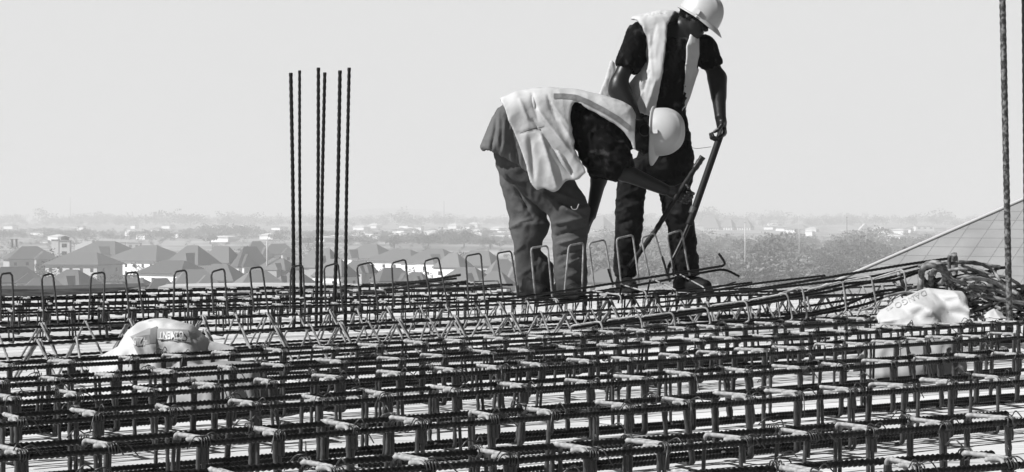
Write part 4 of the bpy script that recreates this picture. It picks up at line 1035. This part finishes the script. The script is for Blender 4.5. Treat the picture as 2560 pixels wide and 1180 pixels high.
def helmet(parent, R, c, label=None, s=1.0, clip=True):
    """hard hat: R rows right, forward, up; c centre of the rim plane"""
    Rm = np.array(R); nphi, nth = 72, 22; V = []; Fc = []
    a, b, hh = .112 * s, .136 * s, .150 * s
    def pt(th, ph):
        # th: 0 rim .. pi/2 crown, ph angle, 90 deg = forward
        cx, sy = math.cos(ph), math.sin(ph)
        x, y, z = a * math.cos(th) ** .82 * cx, b * math.cos(th) ** .82 * sy, hh * math.sin(th) ** .9
        rid = math.exp(-(x / (.020 * s)) ** 2) * .006 * s * min(1, math.sin(th) * 3)          # central ridge
        rid += math.exp(-((abs(x) - .048 * s) / (.010 * s)) ** 2) * .0045 * s * (1 if -.085 * s < y < .11 * s else 0) * min(1, max(0, math.sin(th) * 2 - .5))
        n_ = np.array((x / a / a, y / b / b, z / hh / hh)); n_ /= np.linalg.norm(n_) + 1e-9
        return np.array((x, y, z)) + n_ * rid
    for j in range(nth + 1):
        th = math.pi / 2 * j / nth
        for i in range(nphi): V.append(pt(th, 2 * math.pi * i / nphi))
    for j in range(nth):
        for i in range(nphi): Fc.append((j * nphi + i, j * nphi + (i + 1) % nphi, (j + 1) * nphi + (i + 1) % nphi, (j + 1) * nphi + i))
    # inner shell
    off = len(V)
    for j in range(6):
        th = math.pi / 2 * j / 5
        for i in range(nphi): V.append(pt(th, 2 * math.pi * i / nphi) * .965 + np.array((0, 0, -.001)))
    for j in range(5):
        for i in range(nphi): Fc.append((off + j * nphi + i, off + (j + 1) * nphi + i, off + (j + 1) * nphi + (i + 1) % nphi, off + j * nphi + (i + 1) % nphi))
    # brim with a peak in front
    off2 = len(V); rings = 7
    for k in range(rings + 1):
        for i in range(nphi):
            ph = 2 * math.pi * i / nphi; sy = math.sin(ph); fr = max(0, sy) ** 2.2
            wd = (.012 + .042 * fr) * s; t = k / rings if k <= 5 else (5 / rings if k == 6 else 0)
            tt = min(1, k / 5) if k <= 5 else (1 if k == 6 else 0)
            x = (a + wd * tt * .9) * math.cos(ph) if sy < .2 else (a + wd * tt * .45) * math.cos(ph)
            y = (b + wd * tt) * sy; z = -.004 * s - (.010 + .022 * fr) * s * tt ** 1.3 - (.004 * s if k >= 6 else 0)
            V.append(np.array((x, y, z)))
    for k in range(rings):
        for i in range(nphi): Fc.append((off2 + k * nphi + i, off2 + (k + 1) * nphi + i, off2 + (k + 1) * nphi + (i + 1) % nphi, off2 + k * nphi + (i + 1) % nphi))
    for i in range(nphi): Fc.append((i, off2 + i, off2 + (i + 1) % nphi, (i + 1) % nphi))
    for i in range(nphi): Fc.append((off + i, off + (i + 1) % nphi, off2 + rings * nphi + (i + 1) % nphi, off2 + rings * nphi + i))
    W = np.array(V) @ Rm + np.array(c)
    e = link('helmet', mesh('helmet', W, Fc, True), M['helmet']); local(parent, e)
    for sx in (-1, 1):
        for (x, y, z, hx, hy, hz_) in ((sx * .116 * s, .03 * s, .016 * s, .007, .012, .014), (sx * .121 * s, .035 * s, -.012 * s, .005, .006, .006)):
            k_ = MB().box(np.array((x, y, z)) @ Rm + np.array(c), (hx, hy, hz_), Rm.T).build('strap_clip', M['helmet'], e)
    band = [np.array((a * .9 * math.cos(t_), b * .9 * math.sin(t_), -.020 * s)) @ Rm + np.array(c) for t_ in np.linspace(0, 2 * math.pi, 40)]
    V_, Q_, cc = tube_arr(band, .006, seg=6)
    k_ = link('headband', mesh('headband', V_, Q_), M['boot']); k_.parent = e
    return e
def boot(parent, heel, toe, up_h, m, wd=.047):
    heel, toe = np.array(heel, float), np.array(toe, float); ax = (toe - heel); L = np.linalg.norm(ax); ax /= L
    def f(p):
        d = sd_cap(p, heel + np.array((0, 0, .05)), heel + ax * L * .55 + np.array((0, 0, .045)), .045, .044)
        d = smin(d, sd_cap(p, heel + ax * L * .5 + np.array((0, 0, .04)), toe - ax * .045 + np.array((0, 0, .036)), wd, wd * .86), .03)
        d = smin(d, sd_cap(p, heel + ax * .03 + np.array((0, 0, .06)), heel + ax * .05 + np.array((0, 0, up_h)), .045, .05), .03)
        d = np.maximum(d, heel[2] + .004 - p[..., 2])
        q = p - heel; h = np.clip(q @ ax, 0, L); 
        sole = sd_cap(p * np.array((1, 1, 1)), heel + np.array((0, 0, .012)), toe - ax * .03 + np.array((0, 0, .012)), .05, .048)
        sole = np.maximum(sole, np.abs(p[..., 2] - heel[2] - .012) - .012)
        return np.minimum(d, sole)
    lo, hi = bounds([heel, toe, heel + np.array((0, 0, up_h))], .08)
    V, Q = surface_nets(f, lo, hi, .0065); V = smooth_v(V, Q, 1, .3)
    o = link('boot', mesh('boot', V, Q, True), m); local(parent, o); return o

# ---------------------------------------------------------------- the standing worker
Z_F = Z_TOP + R_BAR
m1 = Fig(11.75)
def ground_px(fig, dy=0): return Z_F
w1 = empty('person', (m1.p(1640, 720)[0], m1.D, Z_F))
tag(w1, 'standing worker in white helmet and open pale vest, leaning on a long lever', 'person')
SH_L, SH_R = m1.p(1598, 88, -.02), m1.p(1762, 122, .06)
EL_L, EL_R = m1.p(1548, 205, -.10), m1.p(1793, 196, .03)
WR_L, WR_R = m1.p(1592, 300, -.16), m1.p(1801, 292, -.05)
HD1 = frame((.70, -.50, -.46), (.44, -.04, .86))
HC1 = m1.p(1738, 44, -.03)
T1 = [(62, 1664, 52, .02, .09), (95, 1676, 80, .02, .115), (140, 1678, 76, .01, .13), (200, 1660, 70, .01, .13), (270, 1648, 64, .02, .12), (340, 1662, 62, .04, .13), (400, 1664, 68, .05, .14), (440, 1664, 66, .05, .13)]
HND_R = m1.p(1804, 318, -.055)
shaft_top, shaft_bot = m1.p(1803, 332, -.085), m1.p(1736, 525, -.17)
sh_dir = (shaft_bot - shaft_top) / np.linalg.norm(shaft_bot - shaft_top)
def body1(p):
    d = head_sdf(p, HD1, HC1)
    d = smin(d, sd_cap(p, m1.p(1712, 62, .0), m1.p(1668, 100, .02), .058, .072), .03)
    d = smin(d, loft(p, m1, [(a, b, c - 7, e, g - .018) for a, b, c, e, g in T1]), .03)
    for a, b, c in ((SH_L, EL_L, WR_L), (SH_R, EL_R, WR_R)):
        d = smin(d, sd_cap(p, a, b, .055, .047), .03)
        e = sd_cap(p, b, c, .052, .035); d = smin(d, e, .02)
    d = smin(d, sd_cap(p, EL_L + (m1.p(1545, 225, -.1) - EL_L), m1.p(1568, 262, -.13), .062, .048), .03)
    d = smin(d, sd_cap(p, m1.p(1793, 196, .03), m1.p(1797, 240, .0), .058, .044), .02)
    return smin(d, smin(loft(p, m1, [(440, 1592, 30, .03, .075), (540, 1574, 26, .0, .065), (690, 1563, 18, .0, .045)]), loft(p, m1, [(440, 1690, 32, .04, .08), (540, 1698, 28, .04, .065), (690, 1718, 19, .05, .045)]), .02), .03)
V, Q = surface_nets(body1, m1.p(1490, 715, -.36), m1.p(1850, -60, .32), .009); V = smooth_v(V, Q, 1, .4)
acr = Vector(-sh_dir)
def hand1r(p): return smin(hand(p, HND_R + np.array((.0, .0, .0)), (.05, -.25, -.9), (.10, -.95, .2), (.9, .1, .1), s=1.16), sd_cap(p, WR_R, HND_R - np.array((0, 0, -.03)), .035, .031), .015)
V2, Q2 = surface_nets(hand1r, HND_R - .15, HND_R + .15, .0042); V2 = smooth_v(V2, Q2, 1, .3)
HND_L = m1.p(1606, 330, -.19)
def hand1l(p): return smin(hand(p, HND_L, (.2, -.2, -.9), (-.4, -.9, .1), (-.7, .1, .1)), sd_cap(p, WR_L, HND_L + np.array((0, 0, .03)), .029, .026), .015)
V3, Q3 = surface_nets(hand1l, HND_L - .15, HND_L + .15, .005)
VV = np.concatenate([V, V2, V3]); QQ = np.concatenate([Q, Q2 + len(V), Q3 + len(V) + len(V2)])
local(w1, link('body', mesh('body', VV, QQ, True), M['skin']))
# ear ring of hair / eyes are lost in shade; close-cropped hair
def hair1(p):
    q = (p - np.array(HC1)) @ np.array(HD1).T
    return np.maximum(sd_ell(q, (0, -.014, .017), (.079, .098, .108)), np.maximum(.45 * q[..., 1] - q[..., 2] - .012 - .3 * np.maximum(-q[..., 1], 0) * 0 - .02, q[..., 1] - .07))
V, Q = surface_nets(hair1, np.array(HC1) - .16, np.array(HC1) + .16, .007)
local(w1, link('hair', mesh('hair', V, Q, True), M['tee']))
# undershirt and sleeves
def shirt1(p):
    d = loft(p, m1, T1[1:])
    d = smin(d, sd_cap(p, m1.p(1640, 72, .03), SH_L, .065, .068), .04); d = smin(d, sd_cap(p, m1.p(1700, 92, .05), SH_R, .06, .07), .04)
    d = smin(d, sd_cap(p, SH_L, m1.p(1570, 160, -.07), .074, .077), .03)
    d = smin(d, sd_cap(p, SH_R, m1.p(1777, 156, .04), .070, .066), .03)
    cut = np.minimum(sd_cap(p, m1.p(1562, 178, -.08), m1.p(1550, 205, -.09), .064, .064), sd_cap(p, m1.p(1784, 172, .045), m1.p(1792, 195, .04), .054, .054))
    nk = sd_cap(p, m1.p(1690, 78, -.02), m1.p(1722, 52, -.05), .066, .07)
    pl = ((p - m1.p(1566, 168, -.075)) @ (np.array((-.28, -.1, -.95))))
    near_l = np.linalg.norm(p - m1.p(1566, 180, -.08), axis=-1) - .17
    return np.maximum(np.maximum(d, -cut), -nk)
o, SV, SQ = cloth('shirt', shirt1, m1.p(1490, 450, -.36), m1.p(1850, 10, .36), .008, M['shirt'], w1, amp=.006, freq=(16, 12, 9), seed=2)
# vest: shell round the chest, cut open at the front and at the arms
OPEN = [(1695, 20), (1670, 58), (1663, 120), (1656, 180), (1646, 230), (1636, 285), (1626, 330), (1702, 330), (1702, 280), (1712, 190), (1717, 112), (1735, 60)]
ARM = [(1530, 20), (1576, 47), (1592, 50), (1606, 66), (1613, 90), (1613, 118), (1606, 150), (1592, 185), (1568, 216), (1540, 230), (1480, 220), (1480, 60)]
ARM2 = [(1750, 70), (1747, 140), (1741, 170), (1800, 190), (1850, 60)]
def vest1(p):
    base = loft(p, m1, [(28, 1672, 30, .03, .06), (42, 1650, 62, .02, .10), (70, 1656, 90, .02, .13), (110, 1680, 80, .01, .15), (150, 1680, 76, .01, .152), (200, 1656, 84, .01, .150), (240, 1640, 86, .02, .14), (275, 1634, 80, .03, .135), (330, 1634, 72, .03, .13)])
    base = smin(base, sd_cap(p, m1.p(1660, 66, .03), m1.p(1602, 76, .0), .090, .086), .04)
    base = smin(base, sd_cap(p, m1.p(1700, 95, .04), m1.p(1740, 112, .05), .08, .070), .04)
    sh = np.maximum(base, -(base + .016))
    u, v = pix(p); k = p[..., 1] / F_PX; front = p[..., 1] - (m1.D + .02)
    sh = np.maximum(sh, -np.maximum(sd_poly(u, v, OPEN) * k, front))
    sh = np.maximum(sh, -(sd_poly(u, v, ARM) * k)); sh = np.maximum(sh, -(sd_poly(u, v, ARM2) * k))
    sh = np.maximum(sh, (v - 296 - 14 * np.sin(u * .05)) * k)
    nk = sd_cap(p, m1.p(1690, 70, -.06), m1.p(1722, 44, -.03), .058, .075)
    return np.maximum(sh, -nk)
cloth('vest', vest1, m1.p(1470, 320, -.36), m1.p(1800, 5, .36), .0075, M['vest'], w1, amp=.0032, freq=(9, 7, 3), seed=5,
      folds=[(1640, 60, 1625, 130, 9, -.008), (1606, 230, 1580, 290, 8, .014), (1622, 180, 1590, 280, 9, -.012), (1640, 200, 1610, 290, 7, .010), (1720, 180, 1705, 270, 7, -.008), (1625, 90, 1632, 200, 8, .008)], it=1)
# back tail of the vest behind his arm
TAILP = [(1528, 150), (1516, 190), (1498, 236), (1500, 300), (1530, 300), (1560, 240), (1560, 170)]
def tail1(p): return slab(p, m1, TAILP, .12, .012, .006)
cloth('vest_back', tail1, m1.p(1480, 310, .05), m1.p(1580, 140, .2), .007, M['vest'], w1, amp=.004, seed=6, it=1)
# trousers
def trou1(p):
    pel = loft(p, m1, [(330, 1662, 62, .04, .135), (380, 1664, 66, .05, .145), (420, 1660, 70, .05, .15), (450, 1655, 72, .05, .13)])
    a = loft(p, m1, [(400, 1618, 44, .03, .12), (450, 1582, 38, .02, .105), (500, 1575, 35, .0, .095), (560, 1572, 33, -.01, .09), (620, 1567, 31, .0, .085), (660, 1563, 29, .01, .08), (690, 1562, 27, .01, .075)])
    b = loft(p, m1, [(380, 1690, 38, .06, .12), (430, 1688, 39, .06, .115), (480, 1688, 38, .05, .10), (520, 1693, 37, .04, .098), (560, 1701, 34, .04, .092), (620, 1709, 33, .05, .088), (660, 1714, 31, .06, .082), (688, 1719, 28, .06, .076)])
    return smin(pel, smin(a, b, .02), .04)
cloth('trousers', trou1, m1.p(1500, 705, -.3), m1.p(1790, 310, .36), .0085, M['work_trousers'], w1, amp=.007, freq=(12, 10, 10), seed=8,
      folds=[(1545, 500, 1600, 470, 6, .016), (1545, 530, 1598, 505, 6, .016), (1550, 560, 1595, 540, 5, -.012), (1555, 460, 1590, 440, 7, .016), (1545, 600, 1560, 660, 6, .008), (1680, 480, 1725, 500, 7, .010), (1670, 530, 1720, 545, 6, .01)])
fz = Z_F
def floor_pt(fig, px, dy): q = fig.p(px, 700, dy); q[2] = Z_F; return q
boot(w1, floor_pt(m1, 1557, .06), floor_pt(m1, 1583, -.20), .13, M['boot'])
boot(w1, floor_pt(m1, 1700, .12), floor_pt(m1, 1776, -.05), .14, M['boot'], .052)
helmet(w1, frame((.72, -.42, -.50), (.52, -.10, .83)), m1.p(1748, 42, -.035) + np.array((0.0, 0, .0)), s=1.02)

# lever he leans on, and the bender's own lever
lv = empty('bending_lever', shaft_bot); tag(lv, 'long dark pipe lever gripped by the standing worker', 'lever')
lo_end = m1.p(1672, 668, -.23)
o = bar_obj('pipe', [shaft_top - sh_dir * .035, shaft_top + sh_dir * .22, shaft_bot, m1.p(1722, 562, -.18)], .021, 'plain', rib=False, seg=12, corner=.02); local(lv, o)
o = bar_obj('rod', [m1.p(1724, 556, -.18), m1.p(1700, 612, -.2), lo_end], .0115, 'bar', rib=False, seg=10); local(lv, o)
o = bar_obj('jaw', [lo_end, m1.p(1668, 686, -.24), m1.p(1676, 704, -.24)], .009, 'stirrup', rib=False); local(lv, o)
o = bar_obj('collar', [m1.p(1736, 518, -.168), m1.p(1730, 534, -.17)], .0235, 'loop', rib=False, seg=12); local(lv, o)

# ---------------------------------------------------------------- the bending worker
m2 = Fig(10.95)
w2 = empty('person', (m2.p(1370, 720)[0], m2.D, Z_F))
tag(w2, 'bending worker in white helmet, pale vest and worn grey trousers, facing right', 'person')
B_SH, B_EL, B_WR = m2.p(1512, 335, -.14), m2.p(1560, 430, -.20), m2.p(1662, 474, -.10)
F_SH, F_EL, F_WR = m2.p(1520, 340, .17), m2.p(1497, 448, .24), m2.p(1478, 540, .16)
HD2 = frame((-.10, -.18, -.98), (.95, -.22, -.06))
HC2 = m2.p(1628, 336, .0)
T2_ = [(1262, 340, 88, .0, .14), (1310, 325, 95, .0, .155), (1370, 306, 80, .0, .15), (1440, 300, 72, .0, .155), (1510, 312, 68, .0, .17), (1560, 328, 58, .0, .14), (1585, 332, 40, 0, .09)]
HN2 = m2.p(1695, 484, -.09)
tool_top, tool_mid, tool_bot = m2.p(1756, 393, -.13), m2.p(1700, 478, -.115), m2.p(1572, 668, -.06)
def legs2(p, g=0.0):
    u, v = pix(p)
    a = loft(p, m2, [(520, 1426, 46 - g, -.09, .105 - g * .0023), (560, 1425, 45 - g, -.09, .10 - g * .0023), (610, 1424, 42 - g, -.08, .092 - g * .0023), (660, 1426, 40 - g, -.07, .086 - g * .0023), (734, 1428, 39 - g, -.07, .085 - g * .0023)])
    a = smin(a, sd_cap(p, m2.p(1318, 405, -.07), m2.p(1424, 520, -.09), (70 - g) * m2.k, (47 - g) * m2.k, .72), .04)
    b = loft(p, m2, [(560, 1323, 46 - g, .10, .10 - g * .0023), (590, 1320, 40 - g, .10, .095 - g * .0023), (625, 1318, 33 - g, .11, .085 - g * .0023), (660, 1336, 47 - g, .11, .082 - g * .0023), (732, 1341, 43 - g, .11, .085 - g * .0023)])
    b = smin(b, sd_cap(p, m2.p(1302, 400, .09), m2.p(1322, 556, .10), (62 - g) * m2.k, (47 - g) * m2.k, .75), .04)
    return smin(a, b, .015)
def body2(p):
    d = head_sdf(p, HD2, HC2)
    d = smin(d, sd_cap(p, m2.p(1612, 332, 0), m2.p(1560, 322, 0), .058, .075), .03)
    d = smin(d, loft(p, m2, [(a, b, c - 9, e, g - .02) for a, b, c, e, g in T2_], 'x'), .03)
    d = smin(d, sd_cap(p, B_SH, B_EL, .056, .05), .03); d = smin(d, sd_cap(p, B_EL, B_WR, .052, .033), .02)
    d = smin(d, sd_cap(p, F_SH, F_EL, .056, .047), .03); d = smin(d, sd_cap(p, F_EL, F_WR, .046, .029), .02)
    return smin(d, legs2(p, 9), .03)
V, Q = surface_nets(body2, m2.p(1190, 715, -.36), m2.p(1730, 200, .36), .009); V = smooth_v(V, Q, 1, .4)
tdir = (tool_bot - tool_top) / np.linalg.norm(tool_bot - tool_top)
def hand2(p): return smin(hand(p, HN2, (.92, -.1, -.30), (.42, -.1, .80), (.05, .95, .15), s=1.1), sd_cap(p, B_WR, HN2 - np.array((.03, 0, -.01)), .028, .027), .015)
V2, Q2 = surface_nets(hand2, HN2 - .15, HN2 + .15, .0042); V2 = smooth_v(V2, Q2, 1, .3)
HF2 = m2.p(1466, 566, .12)
def hand2b(p): return smin(hand(p, HF2, (-.3, -.3, -.85), (.2, -.9, .1), (.8, .2, .1), fist=False), sd_cap(p, F_WR, HF2 + np.array((0, 0, .03)), .028, .026), .015)
V3, Q3 = surface_nets(hand2b, HF2 - .16, HF2 + .16, .005)
VV = np.concatenate([V, V2, V3]); QQ = np.concatenate([Q, Q2 + len(V), Q3 + len(V) + len(V2)])
local(w2, link('body', mesh('body', VV, QQ, True), M['skin']))
def hair2(p):
    q = (p - np.array(HC2)) @ np.array(HD2).T
    return np.maximum(sd_ell(q, (0, -.014, .017), (.080, .100, .109)), .5 * q[..., 1] - q[..., 2] - .055)
V, Q = surface_nets(hair2, np.array(HC2) - .16, np.array(HC2) + .16, .007)
local(w2, link('hair', mesh('hair', V, Q, True), M['tee']))
# earmuff
ec = np.array(HC2) + np.array(HD2[0]) * (-.080 if HD2[0][1] > 0 else .080) + np.array(HD2[2]) * -.02
nrm = np.array(HD2[0]) * (-1 if HD2[0][1] > 0 else 1)
V, Q, cps = tube_arr([ec - nrm * .01, ec + nrm * .02, ec + nrm * .028, ec + nrm * .03], [.034, .036, .030, .02], seg=20)
em = link('ear_muff', mesh('ear_muff', V, list(map(tuple, Q)) + list(cps)), M['boot']); local(w2, em)
ringp = [ec + nrm * .022 + .034 * (math.cos(t_) * np.array(HD2[1]) + math.sin(t_) * np.array(HD2[2])) for t_ in np.linspace(0, 2 * math.pi, 28)]
V, Q, cps = tube_arr(ringp, .0028, seg=6); rg = link('rim', mesh('rim', V, Q), M['stirrup']); local(em, rg) if False else None
rg.parent = em; rg.matrix_parent_inverse = em.matrix_parent_inverse.copy()
rg.matrix_parent_inverse = Matrix.Identity(4)
rg.parent = em
# shirt
def shirt2(p):
    d = loft(p, m2, [(a, b, c - 3, e, g - .006) for a, b, c, e, g in T2_], 'x')
    d = smin(d, sd_cap(p, m2.p(1500, 320, -.10), m2.p(1545, 415, -.185), .105, .088, .9), .05)
    d = smin(d, sd_cap(p, m2.p(1480, 320, -.12), m2.p(1500, 400, -.12), .10, .09, .8), .05)
    d = smin(d, sd_cap(p, F_SH, m2.p(1502, 425, .23), .085, .075), .04)
    cut = sd_cap(p, m2.p(1566, 440, -.2), m2.p(1600, 456, -.17), .06, .05)
    return np.maximum(np.maximum(d, -cut), -np.minimum(sd_cap(p, m2.p(1498, 448, .24), m2.p(1490, 480, .23), .056, .056), sd_cap(p, m2.p(1590, 330, 0), m2.p(1640, 336, 0), .066, .066)))
cloth('shirt', shirt2, m2.p(1230, 480, -.36), m2.p(1640, 200, .38), .008, M['shirt'], w2, amp=.008, freq=(12, 10, 10), seed=12,
      folds=[(1500, 350, 1550, 380, 8, .02), (1480, 380, 1540, 400, 7, .018), (1520, 330, 1560, 360, 7, -.015), (1510, 400, 1560, 410, 7, .02), (1455, 300, 1500, 350, 9, -.012), (1440, 360, 1470, 420, 8, .012)])
# vest: draped over the back, its near front panel hanging down, with a big armhole
VP = [(1250, 246), (1290, 229), (1330, 222), (1372, 219), (1440, 224), (1500, 237), (1556, 255), (1578, 268), (1590, 290), (1592, 352), (1600, 420), (1480, 430), (1434, 446), (1402, 466), (1384, 474), (1362, 474), (1344, 476), (1330, 448), (1302, 372), (1276, 310)]
VPX = [(1205, 268), (1250, 246), (1290, 229), (1330, 222), (1372, 219), (1440, 224), (1500, 237), (1556, 255), (1578, 268), (1590, 290), (1640, 352), (1640, 560), (1290, 560), (1240, 372), (1200, 310)]
AH = [(1437, 256), (1452, 258), (1462, 268), (1500, 288), (1535, 308), (1562, 330), (1577, 352), (1584, 372), (1630, 372), (1630, 470), (1470, 470), (1462, 418), (1446, 396), (1434, 370), (1427, 330), (1425, 292), (1428, 266)]
def vest2(p):
    a = slab(p, m2, VPX, 0, .225, .085)
    a = np.maximum(a, -(a + .015))
    u, v = pix(p); k = p[..., 1] / F_PX
    a = np.maximum(a, (sd_poly(u, v, VP) - 5 * np.sin(u * .11) * (v > 420)) * k)
    a = np.maximum(a, -np.maximum(sd_poly(u, v, AH) * k, np.abs(p[..., 1] - m2.D) * 0 - 1))        # armholes both sides
    # open along the underside and at the hips
    inner = slab(p, m2, [(1240, 300), (1285, 262), (1560, 290), (1600, 330), (1610, 520), (1300, 520)], 0, .185, .03)
    a = np.maximum(a, -inner)
    a = np.maximum(a, -np.maximum(p[..., 1] - m2.D - 5, np.maximum(-(v - 395) * k, -(p[..., 1] - m2.D) ) ) )   # far panel shorter
    return np.maximum(a, ((1588 - u) * -1) * k)
vo, VV_, VQ_ = cloth('vest', vest2, m2.p(1235, 485, -.32), m2.p(1612, 205, .32), .0075, M['vest'], w2, amp=.0034, freq=(6, 6, 3), seed=15,
      folds=[(1330, 235, 1345, 300, 9, -.012), (1345, 275, 1440, 400, 12, .022), (1332, 300, 1420, 420, 9, -.014), (1352, 335, 1392, 470, 12, .020), (1325, 350, 1335, 450, 9, -.012), (1380, 260, 1432, 330, 10, .012), (1290, 335, 1365, 318, 4, -.005), (1300, 250, 1320, 300, 8, .010), (1395, 380, 1430, 440, 10, -.022), (1370, 240, 1390, 300, 8, -.012), (1400, 300, 1440, 370, 9, .014)], it=1)
bv = BVHTree.FromPolygons([Vector(v) for v in VV_], [tuple(int(i) for i in q) for q in VQ_])
def strip(pts, w0, n=40):
    L = np.concatenate([[0], np.cumsum([math.dist(pts[i], pts[i + 1]) for i in range(len(pts) - 1)])]); t = np.linspace(0, L[-1], n)
    x = np.interp(t, L, [p[0] for p in pts]); y = np.interp(t, L, [p[1] for p in pts]); dx, dy = np.gradient(x), np.gradient(y); l = np.hypot(dx, dy)
    o = []
    for i in range(n):
        for s_ in (-1, -.33, .33, 1): o.append((x[i] - dy[i] / l[i] * w0 / 2 * s_, y[i] + dx[i] / l[i] * w0 / 2 * s_))
    return o, [(4 * i + j, 4 * i + j + 1, 4 * i + 5 + j, 4 * i + 4 + j) for i in range(n - 1) for j in range(3)]
def on_vest(name, pts, w0, m, off=.003):
    vf = strip(pts, w0); V, Fc = project_poly(vf[0], vf[1], bv, off)
    Fc = [f for f in Fc if max((Vector(V[f[i]]) - Vector(V[f[i - 1]])).length for i in range(4)) < .04]
    if Fc: local(w2, link(name, mesh(name, V, Fc, True), m))
on_vest('reflective_tape', [(1384, 240), (1410, 240), (1440, 243), (1470, 255), (1510, 276), (1545, 297), (1574, 320)], 13, M['vest_grey'])
on_vest('seam', [(1300, 333), (1330, 323), (1360, 317)], 1.1, M['boot'])
# grey shirt tail flapping out behind
TP = [(1262, 262), (1246, 272), (1232, 296), (1218, 330), (1203, 368), (1214, 380), (1236, 392), (1262, 404), (1300, 428), (1334, 450), (1360, 470), (1350, 400), (1320, 320), (1290, 270)]
def tail2(p):
    a = slab(p, m2, TP, .0, .20, .06); inner = slab(p, m2, [(1250, 300), (1216, 366), (1190, 420), (1330, 520), (1330, 300)], 0, .18, .03)
    return np.maximum(a, -inner)
cloth('shirt_tail', tail2, m2.p(1190, 480, -.28), m2.p(1370, 250, .28), .0075, M['grey_shirt'], w2, amp=.006, freq=(10, 8, 4), seed=18,
      folds=[(1240, 290, 1228, 375, 7, -.018), (1262, 300, 1258, 390, 8, .014), (1280, 330, 1300, 420, 8, -.012), (1250, 280, 1245, 380, 5, .01)], it=1)
# trousers
def trou2(p):
    d = legs2(p, 0.0)
    return smin(d, sd_ell(p, m2.p(1305, 370, .01), (.165, .155, .15)), .05)
cloth('trousers', trou2, m2.p(1190, 760, -.32), m2.p(1500, 280, .36), .0085, M['jeans'], w2, amp=.0045, freq=(8, 7, 6), seed=21,
      folds=[(1385, 560, 1465, 545, 6, .016), (1388, 590, 1465, 566, 6, -.014), (1392, 610, 1466, 590, 6, .016), (1395, 640, 1460, 618, 5, -.012), (1400, 668, 1462, 640, 5, .012), (1395, 700, 1450, 680, 5, .008),
             (1345, 470, 1440, 540, 9, .016), (1385, 500, 1470, 540, 7, -.014), (1275, 570, 1330, 545, 6, .012), (1280, 640, 1310, 610, 6, .01), (1268, 440, 1330, 540, 8, -.018), (1300, 690, 1340, 660, 6, .01), (1360, 470, 1450, 505, 6, .012)])
boot(w2, floor_pt(m2, 1312, .12), floor_pt(m2, 1364, -.07), .10, M['boot'])
boot(w2, floor_pt(m2, 1402, -.02), floor_pt(m2, 1456, -.22), .10, M['boot'])
helmet(w2, frame((-.02, -.22, -.97), (.93, -.30, .06)), m2.p(1644, 330, .0), s=1.02)
o = bar_obj('carabiner', [m2.p(1447, 510, -.21), m2.p(1442, 524, -.215), m2.p(1431, 524, -.215), m2.p(1428, 516, -.21)], .003, 'light_bar', rib=False, corner=.01); local(w2, o)
lv2 = empty('bending_lever', tool_mid); tag(lv2, 'ribbed bar lever held by the bending worker, slanting down left', 'lever')
local(lv2, bar_obj('rod', [tool_top, tool_mid, m2.p(1640, 575, -.09), tool_bot], .0145, 'plain', rib=True, seg=10, strands=2, pitch=.05, amp=.07, corner=.02))
local(lv2, bar_obj('grip', [tool_top + (tool_top - tool_mid) * .02, tool_top + (tool_mid - tool_top) * .35], .0175, 'bar', rib=True, seg=10, strands=2, pitch=.03, amp=.08))
tag(bar_obj('loose_wire', [m1.p(1716, 365, .1), m1.p(1740, 372, .05), m1.p(1778, 367, -.05)], .0016, 'wire', rib=False), 'thin curved wire end between the standing worker\'s hip and lever', 'wire')
